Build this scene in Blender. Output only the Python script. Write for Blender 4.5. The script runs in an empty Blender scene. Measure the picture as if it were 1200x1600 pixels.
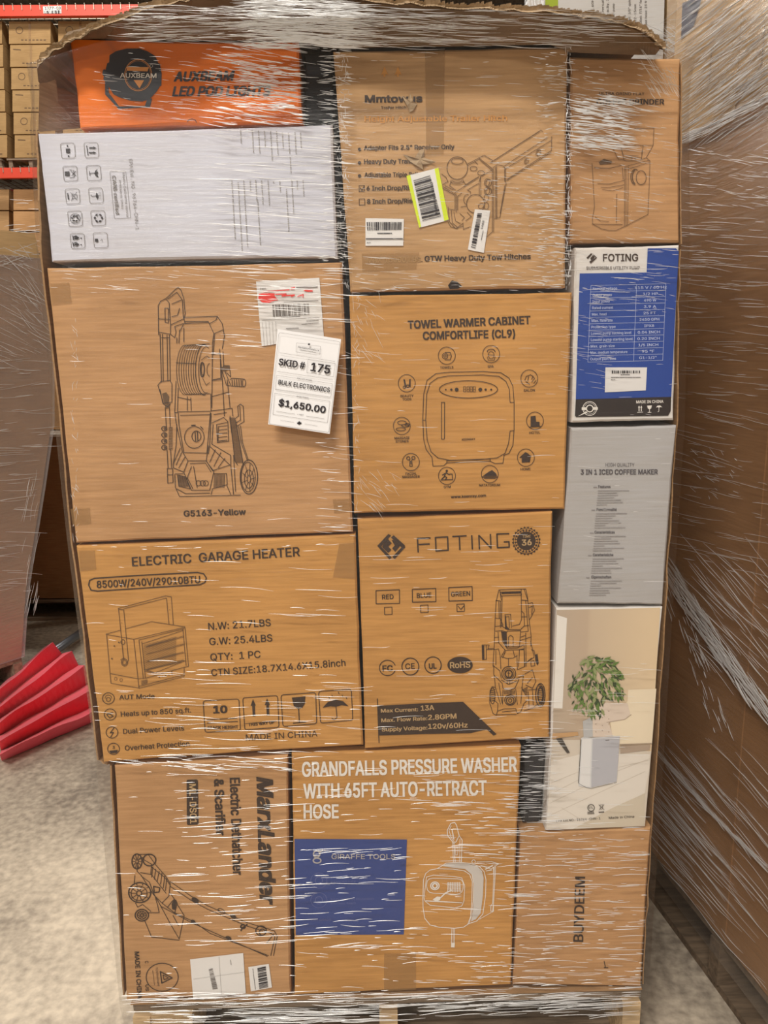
import bpy, bmesh, math, random
from mathutils import Vector, Matrix, noise
random.seed(7)
C = bpy.context.scene.collection
SC = bpy.context.scene

# ---------------------------------------------------------------- camera
FPX = 1200.0
CAM = Vector((0.0, -1.30, 1.40))
PITCH, YAW, ROLL = math.radians(11.5), math.radians(1.0), math.radians(0.87)
Fw = Vector((math.sin(YAW)*math.cos(PITCH), math.cos(YAW)*math.cos(PITCH), -math.sin(PITCH)))
R0 = Vector((math.cos(YAW), -math.sin(YAW), 0)); U0 = R0.cross(Fw)
Rt = R0*math.cos(ROLL) - U0*math.sin(ROLL)
Up = U0*math.cos(ROLL) + R0*math.sin(ROLL)
cd = bpy.data.cameras.new('camera'); cam = bpy.data.objects.new('camera', cd); C.objects.link(cam)
cd.sensor_fit = 'VERTICAL'; cd.sensor_height = 36.0; cd.lens = FPX/1600*36.0
cd.clip_start = 0.02; cd.clip_end = 200
M = Matrix((Rt, Up, -Fw)).transposed().to_4x4(); M.translation = CAM
cam.matrix_world = M
SC.camera = cam

# ---------------------------------------------------------------- world, lamps, exposure
w = bpy.data.worlds.new('world'); SC.world = w; w.use_nodes = True
w.node_tree.nodes['Background'].inputs[0].default_value = (1.0, 0.95, 0.89, 1)
w.node_tree.nodes['Background'].inputs[1].default_value = 0.30
SC.view_settings.view_transform = 'Standard'; SC.view_settings.look = 'None'
SC.view_settings.gamma = 1.0; SC.view_settings.use_curve_mapping = False
SC.view_settings.exposure = 0.02
LAMPS = [(-1.8, -3.6, 6.2, 430), (1.6, -5.6, 6.2, 40), (-2.6, -8.5, 6.2, 430), (-4.8, 1.5, 6.2, 230), (-2.5, 5.0, 6.2, 150), (4.5, 4.5, 6.2, 120)]  # rearmost lamp added to front-light the boxes and raise film glints
for lx, ly, lz, pw in LAMPS:
    ld = bpy.data.lights.new('high_bay_light', 'AREA'); ld.shape = 'RECTANGLE'; ld.size = 2.4; ld.size_y = 0.6
    ld.energy = pw; ld.color = (1.0, 0.95, 0.87)
    lo = bpy.data.objects.new('high_bay_light', ld); C.objects.link(lo); lo.location = (lx, ly, lz)

# ---------------------------------------------------------------- geometry helpers
def ray(px, py):
    return (Rt*((px-600)/FPX) + Up*(-(py-800)/FPX) + Fw)
def at(px, py, Y):
    d = ray(px, py); t = (Y-CAM.y)/d.y; return CAM + d*t
def atz(px, py, Z):
    d = ray(px, py); t = (Z-CAM.z)/d.z; return CAM + d*t
def on_plane(px, py, p0, n):
    d = ray(px, py); t = (p0-CAM).dot(n)/d.dot(n); return CAM + d*t
def tag(o, label=None, cat=None, group=None, kind=None):
    if label: o['label'] = label
    if cat: o['category'] = cat
    if group: o['group'] = group
    if kind: o['kind'] = kind
    return o
def empty(name, loc, label, cat, group=None):
    o = bpy.data.objects.new(name, None); C.objects.link(o); o.location = loc; o.empty_display_size = .05
    return tag(o, label, cat, group)
def link(name, me, parent=None, loc=None):
    """verts are world coordinates; re-based so that the object's origin is at its parent's base (or loc)"""
    o = bpy.data.objects.new(name, me); C.objects.link(o)
    base = Vector(parent_base(parent)) if parent else Vector(loc or (0, 0, 0))
    me.transform(Matrix.Translation(-base))
    if parent: o.parent = parent
    else: o.location = base
    return o
def parent_base(p):
    b = Vector(p.location)
    while p.parent: p = p.parent; b += p.location
    return b
class MB:
    def __init__(s): s.v = []; s.f = []; s.sm = False
    def poly(s, pts):
        n = len(s.v); s.v += [tuple(p) for p in pts]; s.f.append(tuple(range(n, n+len(pts))))
    def box(s, c, d, rz=0, taper=0):
        cx, cy, cz = c; dx, dy, dz = d[0]/2, d[1]/2, d[2]/2; n = len(s.v); cr, sr = math.cos(rz), math.sin(rz)
        for z in (-dz, dz):
            for x, y in ((-dx, -dy), (dx, -dy), (dx, dy), (-dx, dy)):
                s.v.append((cx+x*cr-y*sr, cy+x*sr+y*cr, cz+z))
        for q in ((3, 2, 1, 0), (4, 5, 6, 7), (0, 1, 5, 4), (1, 2, 6, 5), (2, 3, 7, 6), (3, 0, 4, 7)):
            s.f.append(tuple(n+i for i in q))
    def tube(s, pts, r, k=8):
        n0 = len(s.v); pts = [Vector(p) for p in pts]
        for i, p in enumerate(pts):
            d = (pts[min(i+1, len(pts)-1)]-pts[max(i-1, 0)]).normalized()
            a = d.orthogonal().normalized(); b = d.cross(a)
            for j in range(k):
                t = 2*math.pi*j/k; s.v.append(tuple(p+(a*math.cos(t)+b*math.sin(t))*r))
        for i in range(len(pts)-1):
            for j in range(k):
                s.f.append((n0+i*k+j, n0+i*k+(j+1) % k, n0+(i+1)*k+(j+1) % k, n0+(i+1)*k+j))
        s.f.append(tuple(range(n0+k-1, n0-1, -1))); e = n0+(len(pts)-1)*k; s.f.append(tuple(range(e, e+k)))
    def build(s, name, mat, parent=None, loc=None, smooth=False, kind=None):
        me = bpy.data.meshes.new(name); me.from_pydata(s.v, [], s.f); me.materials.append(mat)
        if smooth: me.polygons.foreach_set('use_smooth', [True]*len(me.polygons))
        me.update()
        o = link(name, me, parent, loc)
        if kind: o['kind'] = kind
        return o

# ---------------------------------------------------------------- materials
def newmat(name):
    m = bpy.data.materials.new(name); m.use_nodes = True
    nt = m.node_tree; return m, nt, nt.nodes['Principled BSDF']
def N(nt, t, **k):
    n = nt.nodes.new(t)
    for a, b in k.items():
        if a.startswith('i_'): n.inputs[int(a[2:])].default_value = b
        else: setattr(n, a, b)
    return n
def plain(name, col, rough=.7, metal=0, emit=0):
    m, nt, b = newmat(name); b.inputs['Base Color'].default_value = (*col, 1); b.inputs['Roughness'].default_value = rough
    b.inputs['Metallic'].default_value = metal
    if emit: b.inputs['Emission Color'].default_value = (*col, 1); b.inputs['Emission Strength'].default_value = emit
    return m
def cardboard(name, col, flute=260., bump=.25, dirt=.25, rough=.75):
    """fibre mottling, flute lines and slight crumple on kraft board"""
    m, nt, b = newmat(name); L = nt.links.new
    tc = N(nt, 'ShaderNodeTexCoord')
    mp = N(nt, 'ShaderNodeMapping'); mp.inputs['Scale'].default_value = (3, 3, 55); L(tc.outputs['Object'], mp.inputs[0])
    n1 = N(nt, 'ShaderNodeTexNoise'); n1.inputs['Scale'].default_value = 4; n1.inputs['Detail'].default_value = 6; L(mp.outputs[0], n1.inputs[0])
    n2 = N(nt, 'ShaderNodeTexNoise'); n2.inputs['Scale'].default_value = 5; n2.inputs['Detail'].default_value = 5; L(tc.outputs['Object'], n2.inputs[0])
    mx = N(nt, 'ShaderNodeMix', data_type='FLOAT'); mx.inputs[0].default_value = .45; L(n1.outputs[0], mx.inputs[2]); L(n2.outputs[0], mx.inputs[3])
    cr = N(nt, 'ShaderNodeValToRGB'); L(mx.outputs[0], cr.inputs[0])
    d = 1-dirt
    cr.color_ramp.elements[0].position = .33; cr.color_ramp.elements[0].color = (col[0]*d, col[1]*d*.97, col[2]*d*.92, 1)
    cr.color_ramp.elements[1].position = .68; cr.color_ramp.elements[1].color = (min(1, col[0]*(1+dirt*.35)), min(1, col[1]*(1+dirt*.38)), min(1, col[2]*(1+dirt*.45)), 1)
    L(cr.outputs[0], b.inputs['Base Color']); b.inputs['Roughness'].default_value = rough
    b.inputs['Specular IOR Level'].default_value = .25
    bp = N(nt, 'ShaderNodeBump'); bp.inputs['Strength'].default_value = bump; bp.inputs['Distance'].default_value = .004
    n3 = N(nt, 'ShaderNodeTexNoise'); n3.inputs['Scale'].default_value = 9; n3.inputs['Detail'].default_value = 3; L(tc.outputs['Object'], n3.inputs[0])
    ad = N(nt, 'ShaderNodeMath', operation='ADD'); L(n3.outputs[0], ad.inputs[0])
    ml = N(nt, 'ShaderNodeMath', operation='MULTIPLY'); ml.inputs[1].default_value = .35; L(n1.outputs[0], ml.inputs[0]); L(ml.outputs[0], ad.inputs[1])
    L(ad.outputs[0], bp.inputs['Height']); L(bp.outputs[0], b.inputs['Normal'])
    return m
def film_mat(name, gloss=.0, rough=.16, haze=.012, scale=(2.5, 2.5, 60), bump=.35, rot=(0, 0, 0), fk=.5):
    """clear stretch film: mostly transparent, a thin glossy and a faint milky share, drawn-out wrinkles in relief"""
    m = bpy.data.materials.new(name); m.use_nodes = True; nt = m.node_tree; nt.nodes.clear(); L = nt.links.new
    out = N(nt, 'ShaderNodeOutputMaterial'); tr = N(nt, 'ShaderNodeBsdfTransparent'); gl = N(nt, 'ShaderNodeBsdfGlossy')
    gl.inputs['Roughness'].default_value = rough; gl.inputs['Color'].default_value = (1, 1, 1, 1)
    df = N(nt, 'ShaderNodeBsdfDiffuse'); df.inputs[0].default_value = (.85, .85, .87, 1)
    tc = N(nt, 'ShaderNodeTexCoord'); mp = N(nt, 'ShaderNodeMapping'); mp.inputs['Scale'].default_value = scale; mp.inputs['Rotation'].default_value = rot
    L(tc.outputs['Object'], mp.inputs[0])
    n1 = N(nt, 'ShaderNodeTexNoise'); n1.inputs['Scale'].default_value = 3; n1.inputs['Detail'].default_value = 7; n1.inputs['Roughness'].default_value = .65; L(mp.outputs[0], n1.inputs[0])
    bp = N(nt, 'ShaderNodeBump'); bp.inputs['Strength'].default_value = bump; bp.inputs['Distance'].default_value = .01
    L(n1.outputs[0], bp.inputs['Height']); L(bp.outputs[0], gl.inputs['Normal'])
    m1 = N(nt, 'ShaderNodeMixShader'); m1.inputs[0].default_value = haze; L(tr.outputs[0], m1.inputs[1]); L(df.outputs[0], m1.inputs[2])
    fr = N(nt, 'ShaderNodeFresnel'); fr.inputs[0].default_value = 1.45; L(bp.outputs[0], fr.inputs['Normal'])
    ad = N(nt, 'ShaderNodeMath', operation='MULTIPLY_ADD'); ad.inputs[1].default_value = fk; ad.inputs[2].default_value = gloss; ad.use_clamp = True
    L(fr.outputs[0], ad.inputs[0]); mn = N(nt, 'ShaderNodeMath', operation='MINIMUM'); mn.inputs[1].default_value = .22; L(ad.outputs[0], mn.inputs[0])
    m2 = N(nt, 'ShaderNodeMixShader'); L(mn.outputs[0], m2.inputs[0]); L(m1.outputs[0], m2.inputs[1]); L(gl.outputs[0], m2.inputs[2])
    L(m2.outputs[0], out.inputs[0]); return m
def wrinkle_mat(name, clear=.10, rough=.38):
    """bunched folds of the same film: milky in thick layers, the white also standing in for lamp glints"""
    m = bpy.data.materials.new(name); m.use_nodes = True; nt = m.node_tree; nt.nodes.clear(); L = nt.links.new
    out = N(nt, 'ShaderNodeOutputMaterial'); tr = N(nt, 'ShaderNodeBsdfTransparent'); gl = N(nt, 'ShaderNodeBsdfGlossy')
    gl.inputs['Roughness'].default_value = rough; df = N(nt, 'ShaderNodeBsdfDiffuse'); df.inputs[0].default_value = (.95, .95, .95, 1)
    m1 = N(nt, 'ShaderNodeMixShader'); m1.inputs[0].default_value = .42; L(gl.outputs[0], m1.inputs[1]); L(df.outputs[0], m1.inputs[2])
    m2 = N(nt, 'ShaderNodeMixShader'); m2.inputs[0].default_value = clear; L(m1.outputs[0], m2.inputs[1]); L(tr.outputs[0], m2.inputs[2])
    L(m2.outputs[0], out.inputs[0]); return m

K = {
 'kraft': cardboard('kraft_board', (.56, .315, .145)),
 'kraft2': cardboard('kraft_board_warm', (.60, .31, .095)),
 'kraft3': cardboard('kraft_board_pale', (.57, .345, .165)),
 'kraftd': cardboard('kraft_board_dull', (.42, .25, .12), dirt=.35),
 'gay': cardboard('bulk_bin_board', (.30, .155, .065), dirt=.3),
 'tan': cardboard('tan_board', (.60, .40, .20)),
 'orange': cardboard('orange_print_board', (.86, .20, .022), dirt=.08),
 'white': cardboard('white_board', (.64, .65, .74), dirt=.06),
 'whitew': cardboard('white_coated_board', (.76, .74, .72), dirt=.06),
 'greyw': cardboard('pale_grey_board', (.47, .46, .46), dirt=.07),
 'black': cardboard('black_print_board', (.018, .018, .022), dirt=.3),
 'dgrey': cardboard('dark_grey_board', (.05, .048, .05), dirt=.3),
 'kraftr': cardboard('rack_carton_board', (.46, .29, .13)),
 'cover': cardboard('weathered_cover_board', (.25, .17, .105), dirt=.4, bump=.5),
 'edge': cardboard('torn_board_edge', (.50, .36, .22), dirt=.4, bump=.6),
}
INK = plain('brown_black_ink', (.045, .025, .016), .6)
INK2 = plain('soft_brown_ink', (.13, .07, .03), .6)
ORINK = plain('orange_ink', (.62, .24, .035), .6)
WINK = plain('white_ink', (.82, .78, .72), .6)
BLUE = plain('blue_print', (.018, .065, .33), .45)
NAVY = plain('navy_print', (.035, .065, .25), .5)
PAPER = plain('white_paper_label', (.82, .80, .78), .5)
PAPER2 = plain('card_stock', (.90, .89, .90), .5)
LIME = plain('lime_label_edge', (.70, .85, .02), .5)
PINKR = plain('red_marker', (.95, .06, .05), .6)
TAPE = None
def tape_mat():
    m, nt, b = newmat('brown_parcel_tape'); b.inputs['Base Color'].default_value = (.42, .24, .09, 1); b.inputs['Roughness'].default_value = .35
    b.inputs['Alpha'].default_value = .42; return m
TAPE = tape_mat()
FILM = film_mat('stretch_film')
WR = wrinkle_mat('bunched_film_glints')

# ---------------------------------------------------------------- setting
def floor_mat():
    m, nt, b = newmat('concrete'); L = nt.links.new
    tc = N(nt, 'ShaderNodeTexCoord')
    n1 = N(nt, 'ShaderNodeTexNoise'); n1.inputs['Scale'].default_value = 1.3; n1.inputs['Detail'].default_value = 8; n1.inputs['Roughness'].default_value = .62; L(tc.outputs['Object'], n1.inputs[0])
    n2 = N(nt, 'ShaderNodeTexNoise'); n2.inputs['Scale'].default_value = 45; n2.inputs['Detail'].default_value = 5; L(tc.outputs['Object'], n2.inputs[0])
    mx = N(nt, 'ShaderNodeMix', data_type='FLOAT'); mx.inputs[0].default_value = .3; L(n1.outputs[0], mx.inputs[2]); L(n2.outputs[0], mx.inputs[3])
    cr = N(nt, 'ShaderNodeValToRGB'); L(mx.outputs[0], cr.inputs[0]); e = cr.color_ramp.elements
    e[0].position = .40; e[0].color = (.20, .165, .13, 1); e[1].position = .62; e[1].color = (.64, .55, .43, 1)
    L(cr.outputs[0], b.inputs['Base Color']); b.inputs['Roughness'].default_value = .55
    bp = N(nt, 'ShaderNodeBump'); bp.inputs['Strength'].default_value = .2; bp.inputs['Distance'].default_value = .003; L(n2.outputs[0], bp.inputs['Height']); L(bp.outputs[0], b.inputs['Normal'])
    return m
mb = MB(); mb.box((0, 4, -.05), (34, 30, .1)); fl = mb.build('floor', floor_mat()); fl['kind'] = 'structure'
wallm = plain('painted_block_wall', (.45, .40, .34), .9)
mb = MB(); mb.box((0, 18.9, 4.5), (34, .2, 9)); o = mb.build('wall_back', wallm); o['kind'] = 'structure'
mb = MB(); mb.box((-16.9, 4, 4.5), (.2, 30, 9)); o = mb.build('wall_left', wallm); o['kind'] = 'structure'
mb = MB(); mb.box((16.9, 4, 4.5), (.2, 30, 9)); o = mb.build('wall_right', wallm); o['kind'] = 'structure'
# corrugated steel roof deck with joists under it
mb = MB(); n = 160; prof = []
for i in range(n):
    x = -17+i*34/n; prof += [(x, 9.0), (x+.07, 9.0), (x+.10, 9.07), (x+.18, 9.07)]
for i in range(len(prof)-1):
    a, b_ = prof[i], prof[i+1]; mb.poly([(a[0], -11, a[1]), (b_[0], -11, b_[1]), (b_[0], 19, b_[1]), (a[0], 19, a[1])])
ceil = mb.build('ceiling', plain('roof_deck', (.62, .52, .42), .6)); ceil['kind'] = 'structure'
for i in range(12):
    mb = MB(); y = -9+i*2.4
    mb.box((0, y, 8.9), (33.6, .09, .06)); mb.box((0, y, 8.45), (33.6, .07, .05))
    for k in range(56):
        x = -16.8+k*.6; mb.tube([(x, y, 8.45), (x+.3, y, 8.9)], .014, 5); mb.tube([(x+.3, y, 8.9), (x+.6, y, 8.45)], .014, 5)
    o = mb.build('trim_%d' % (i+1), plain('joist_steel', (.25, .22, .19), .5) if i == 0 else bpy.data.materials['joist_steel']); o['kind'] = 'structure'

# ---------------------------------------------------------------- print helpers (flat ink on a box face)
import os
try: FONT = bpy.data.fonts.load(os.path.join(bpy.utils.system_resource('DATAFILES', path='fonts'), 'Inter.woff2'))   # Blender's own interface font
except Exception: FONT = None
_tc = {}
def glyphs(s):
    """flat outline of a line of text, filled by winding number"""
    from mathutils.geometry import delaunay_2d_cdt
    cu = bpy.data.curves.new('t', 'FONT'); cu.body = s; cu.size = 1; cu.resolution_u = 3; cu.fill_mode = 'NONE'
    if FONT: cu.font = FONT
    ob = bpy.data.objects.new('t', cu); C.objects.link(ob); dg = bpy.context.evaluated_depsgraph_get(); dg.update()
    me = bpy.data.meshes.new_from_object(ob.evaluated_get(dg)); co = [Vector((v.co.x, v.co.y)) for v in me.vertices]; nb = {}
    for e in me.edges:
        a, b_ = e.vertices; nb.setdefault(a, []).append(b_); nb.setdefault(b_, []).append(a)
    ed = [tuple(e.vertices) for e in me.edges]
    bpy.data.objects.remove(ob); bpy.data.curves.remove(cu); bpy.data.meshes.remove(me)
    if not co: return [], []
    seen = set(); loops = []
    for a in sorted(nb):
        if a in seen: continue
        L = [a]; seen.add(a); cur = a
        while 1:
            nx = [q for q in nb[cur] if q not in seen]
            if not nx: break
            cur = min(nx) if len(L) == 1 else nx[0]; seen.add(cur); L.append(cur)
        loops.append(L)
    bbs = [(min(co[i].x for i in L), max(co[i].x for i in L), min(co[i].y for i in L), max(co[i].y for i in L)) for L in loops]
    # one glyph at a time: loops whose x ranges nest or touch
    V, F = [], []; order = sorted(range(len(loops)), key=lambda k: bbs[k][0]); grp = []
    for k in order:
        if grp and bbs[k][0] < grp[-1][1]: grp[-1][0].append(k); grp[-1][1] = max(grp[-1][1], bbs[k][1])
        else: grp.append([[k], bbs[k][1]])
    for ks, _ in grp:
        vs = []; es = []
        for k in ks:
            n = len(vs); m = len(loops[k]); vs += [co[i] for i in loops[k]]; es += [(n+q, n+(q+1) % m) for q in range(m)]
        r = delaunay_2d_cdt(vs, es, [], 0, 1e-5); rv, rf = r[0], r[2]; n = len(V); V += [(v.x, v.y) for v in rv]
        for f in rf:
            cx = sum(rv[i].x for i in f)/len(f); cy = sum(rv[i].y for i in f)/len(f); cnt = 0
            for a, b_ in es:
                p, q = vs[a], vs[b_]
                if (p.y > cy) != (q.y > cy) and cx < (q.x-p.x)*(cy-p.y)/(q.y-p.y)+p.x: cnt += 1
            if cnt % 2: F.append(tuple(n+i for i in f))
    return V, F
def text_mesh(s, bold):
    key = (s, bold)
    if key in _tc: return _tc[key]
    vs, fs = glyphs(s); vs = [(x, y, 0) for x, y in vs]
    if bold > .012 and vs:                       # heavier weight: the same outline laid slightly to each side
        h = bold*.5; V = []; Fc = []
        for q, (dx, dy) in enumerate(((-h, -h*.6), (h, -h*.6), (-h, h*.6), (h, h*.6))):
            n = len(V); V += [(x+dx, y+dy, q*6e-5) for x, y, z in vs]; Fc += [tuple(i+n for i in f) for f in fs]
        vs, fs = V, Fc
    _tc[key] = (vs, fs); return _tc[key]
CAPH = max(v[1] for v in text_mesh('H', 0)[0])
class Print:
    gap = 1.2
    """ink shapes given where they read on the photographed face, laid onto that face's plane"""
    def __init__(s, mat, name='printed_text', layer=1):
        s.mat = mat; s.name = name; s.layer = layer; s.v = []; s.f = []
        s.o = (0, 0); s.k = 1.0; s.cuts = []; s.nq = 0
    def frame(s, ox, oy, kx, ky=None):       # sub-frame: crop origin and scale
        s.o = (ox, oy); s.k = (1/kx, 1/(ky or kx)); return s
    def T(s, p):
        if s.k == 1.0: return p
        return (s.o[0]+p[0]*s.k[0], s.o[1]+p[1]*s.k[1])
    def _q(s, pts):
        n = len(s.v); s.nq += 1; z = (s.nq % 80)*4e-6; s.v += [(p[0], p[1], z) for p in pts]; s.f.append(tuple(range(n, n+len(pts))))
    def poly(s, pts): s._q([s.T(p) for p in pts]); return s
    def tri_poly(s, pts):
        from mathutils.geometry import tessellate_polygon
        P = [s.T(p) for p in pts]; n = len(s.v); s.nq += 1; z = (s.nq % 80)*4e-6; s.v += [(p[0], p[1], z) for p in P]
        for t in tessellate_polygon([[Vector((p[0], p[1], 0)) for p in P]]): s.f.append(tuple(n+i for i in t))
        return s
    def line(s, pts, w=1.2, closed=False):
        P = [Vector(s.T(p)) for p in pts]
        if closed: P.append(P[0])
        for a, b in zip(P[:-1], P[1:]):
            d = b-a
            if d.length < 1e-6: continue
            d.normalize(); n = Vector((-d.y, d.x))*w/2; e = d*w*.3
            s._q([tuple(a-e+n), tuple(b+e+n), tuple(b+e-n), tuple(a-e-n)])
        return s
    def lines(s, L, w=1.2):
        for l in L: s.line(l, w)
        return s
    def ell(s, cx, cy, rx, ry=None, w=1.2, fill=False, a0=0, a1=360, rot=0, n=28):
        ry = ry or rx; cr, sr = math.cos(math.radians(rot)), math.sin(math.radians(rot)); pts = []
        m = n if a1-a0 == 360 else n+1
        for i in range(m):
            t = math.radians(a0+(a1-a0)*i/n); x, y = rx*math.cos(t), ry*math.sin(t); pts.append((cx+x*cr-y*sr, cy+x*sr+y*cr))
        if fill: s.poly(pts)
        else: s.line(pts, w, closed=(a1-a0 == 360))
        return s
    def rrect(s, q, r=3, w=1.2, fill=False):
        """rounded quadrilateral through four corners"""
        Q = [Vector(p) for p in q]; pts = []
        for i in range(4):
            p, a, b = Q[i], Q[i-1], Q[(i+1) % 4]; u = (a-p).normalized()*r; v = (b-p).normalized()*r
            for t in (0, .33, .67, 1): pts.append(tuple(p + u*(1-t)**2 + v*t**2))
        if fill: s.poly(pts)
        else: s.line(pts, w, closed=True)
        return s
    def text(s, t, p0, p1, h, bold=0.0, slant=0.0):
        vs, fs = text_mesh(t, bold)
        if not vs: return s
        p0 = Vector(s.T(p0)); p1 = Vector(s.T(p1)); x0 = min(v[0] for v in vs); x1 = max(v[0] for v in vs)
        d = (p1-p0)/(x1-x0); u = (p1-p0).normalized(); u = Vector((u.y, -u.x))*(h/CAPH); sl = (p1-p0).normalized()*(h/CAPH)*slant
        n = len(s.v); s.cuts.append((len(s.f), len(s.f)+len(fs)))
        for x, y, zz in vs:
            q = p0+d*(x-x0)+(u+sl)*y; s.v.append((q.x, q.y, zz))
        s.f += [tuple(n+i for i in f) for f in fs]; return s
    def bars(s, q, n=30, seed=1, fill=.55):
        rnd = random.Random(seed); Q = [Vector(s.T(p)) for p in q]; t = 0
        while t < 1:
            wv = rnd.choice((1, 1, 2, 3))/n/2; g = rnd.choice((1, 1, 2))/n/2; t2 = min(1, t+wv)
            s._q([tuple(Q[0].lerp(Q[1], t)), tuple(Q[0].lerp(Q[1], t2)), tuple(Q[3].lerp(Q[2], t2)), tuple(Q[3].lerp(Q[2], t))]); t = t2+g
        return s
    def fine(s, p0, p1, w=.8, seed=0, dash=(2, 7), gap=(1, 3)):
        """line of print too small to read"""
        rnd = random.Random(seed); a, b = Vector(s.T(p0)), Vector(s.T(p1)); D = (b-a).length; t = 0; d = (b-a).normalized(); ox, kk = s.o, s.k; s.k = 1.0
        while t < D:
            l = min(rnd.uniform(*dash), D-t); s.line([tuple(a+d*t), tuple(a+d*(t+l))], w); t += l+rnd.uniform(*gap)
        s.k = kk; return s
    def put(s, box, parent=None):
        """each text line and each symbol becomes a part of its own; a drawing stays one part"""
        Y = box['Y']-.0007-.0004*s.layer; par = parent or box['o']; groups = []; rest = set(range(len(s.f)))
        for a, b_ in s.cuts: groups.append(list(range(a, b_))); rest -= set(range(a, b_))
        rest = sorted(rest)
        if s.name in ('printed_text', 'printed_symbols', 'printed_icons', 'printed_frames', 'barcode', 'red_scribble', 'label_edge', 'printed_panel') and s.name != 'barcode':
            bb = []
            for fi in rest:
                P = [s.v[i] for i in s.f[fi]]; g = s.gap; bb.append([min(p[0] for p in P)-g, min(p[1] for p in P)-g, max(p[0] for p in P)+g, max(p[1] for p in P)+g, [fi]])
            ch = True
            while ch:
                ch = False; out = []
                for c in bb:
                    for d in out:
                        if c[0] < d[2] and c[2] > d[0] and c[1] < d[3] and c[3] > d[1]:
                            d[0], d[1], d[2], d[3] = min(c[0], d[0]), min(c[1], d[1]), max(c[2], d[2]), max(c[3], d[3]); d[4] += c[4]; ch = True; break
                    else: out.append(c)
                bb = out
            groups += [c[4] for c in bb]
        elif rest: groups.append(rest)
        for gi, g in enumerate(groups):
            ids = sorted({i for fi in g for i in s.f[fi]}); mp = {v: k for k, v in enumerate(ids)}
            nm = s.name if not (s.cuts and gi < len(s.cuts)) else 'printed_text'
            me = bpy.data.meshes.new(nm); me.from_pydata([tuple(at(s.v[i][0], s.v[i][1], Y-(s.v[i][2] if len(s.v[i]) > 2 else 0))) for i in ids], [], [tuple(mp[i] for i in s.f[fi]) for fi in g]); me.materials.append(s.mat); me.update()
            o = link(nm, me, par)
            if s.name in ('printed_small_text', 'printed_table', 'printed_lines', 'printed_hatching', 'printed_shading', 'printed_drawing', 'printed_picture', 'barcode') and nm == s.name: o['kind'] = 'stuff' if s.name in ('printed_small_text', 'barcode', 'printed_hatching', 'printed_lines', 'printed_table') else ''
            if o.get('kind') == '': del o['kind']
def carton(name, label, q, Y, depth, mat, cat='cardboard box', wob=.0016, group=None, bev=.004, seed=0):
    """printed carton: wavy-edged front panel with softened edges, four corners as seen, straight back into depth"""
    W = [at(x, y, Y) for x, y in q]; rnd = random.Random(seed+11)
    base = (W[2]+W[3])/2; base.y = Y+depth/2; base.z = min(W[2].z, W[3].z)
    o = empty(name, base, label, cat, group)
    per = []
    for i in range(4):
        a, b = W[i], W[(i+1) % 4]; n = 14
        for k in range(n):
            t = k/n; p = a.lerp(b, t); e = (b-a).normalized(); nin = Vector((e.z, 0, -e.x))
            # inward normal for the TL,TR,BR,BL order
            amp = wob*(noise.noise(Vector((i*7.1+seed, t*6, 0)))+.5)*math.sin(math.pi*t)**.5
            per.append(p+nin*amp)
    c = sum(per, Vector())/len(per); m = len(per); vs = []
    for r, yy in ((bev, 0), (.0006, bev*.8), (0, depth-.004), (bev, depth)):
        for p in per:
            d = (p-c); s = max(0, 1-r/max(abs(d.x), abs(d.z), .01)) if r else 1
            vs.append((c.x+d.x*s, Y+yy, c.z+d.z*s))
    fs = [tuple(range(m-1, -1, -1)), tuple(range(3*m, 4*m))]
    for k in range(3):
        for i in range(m): fs.append((k*m+i, k*m+(i+1) % m, (k+1)*m+(i+1) % m, (k+1)*m+i))
    me = bpy.data.meshes.new('carton_body'); me.from_pydata(vs, [], fs); me.materials.append(mat); me.update()
    bm = bmesh.new(); bm.from_mesh(me); bmesh.ops.recalc_face_normals(bm, faces=bm.faces); bm.to_mesh(me); bm.free()
    link('carton_body', me, o)
    return {'o': o, 'Y': Y, 'W': W, 'q': q}
def sticker(box, q, mat, name='paper_label', layer=2, th=.0004, label=None):
    mb = MB(); Y = box['Y']-.0004*layer-.0007; A = [at(x, y, Y-th) for x, y in q]; B = [at(x, y, Y) for x, y in q]
    mb.poly(A[::-1]); 
    for i in range(4): mb.poly([A[i], A[(i+1) % 4], B[(i+1) % 4], B[i]])
    o = mb.build(name, mat, box['o'])
    if label: o['label'] = label
    return {'o': o, 'Y': Y-th, 'root': box['o']}
# ---------------------------------------------------------------- the front boxes of the wrapped skid
D = .95
B = {}
B['orange'] = carton('light_pod_box', 'bright orange cardboard box printed with a black round lamp, topmost at left', [(108, 60), (467, 65), (473, 193), (124, 200)], .004, D, K['orange'], seed=1)
B['whitebox'] = carton('white_carton', 'white cardboard box with handling symbols printed sideways, directly under the orange box', [(58, 208), (520, 194), (528, 402), (80, 409)], 0, D, K['white'], seed=2)
B['hitch'] = carton('trailer_hitch_box', 'brown cardboard box with a trailer hitch drawing and a lime-edged barcode label', [(520, 79), (888, 72), (884, 450), (547, 457)], 0, D, K['kraft3'], seed=3)
B['grinder'] = carton('grinder_box', 'brown cardboard box with a grinder outline, in the top right corner of the skid', [(891, 88), (1064, 90), (1062, 379), (891, 380)], .006, D, K['kraft'], seed=4)
B['pump'] = carton('pump_box', 'blue, white and black cardboard box with a printed data table', [(898, 386), (1062, 382), (1053, 657), (893, 661)], .002, D, K['whitew'], seed=5)
B['towel'] = carton('towel_warmer_box', 'brown cardboard box with a rounded cabinet outline ringed by ten small icons', [(545, 461), (895, 456), (883, 796), (553, 803)], 0, D, K['kraft2'], seed=6)
B['washer'] = carton('pressure_washer_box', 'largest brown cardboard box, drawn with a tall wheeled machine carrying a hose drum', [(72, 418), (535, 409), (552, 832), (118, 849)], 0, D, K['kraft'], seed=7)
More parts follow.
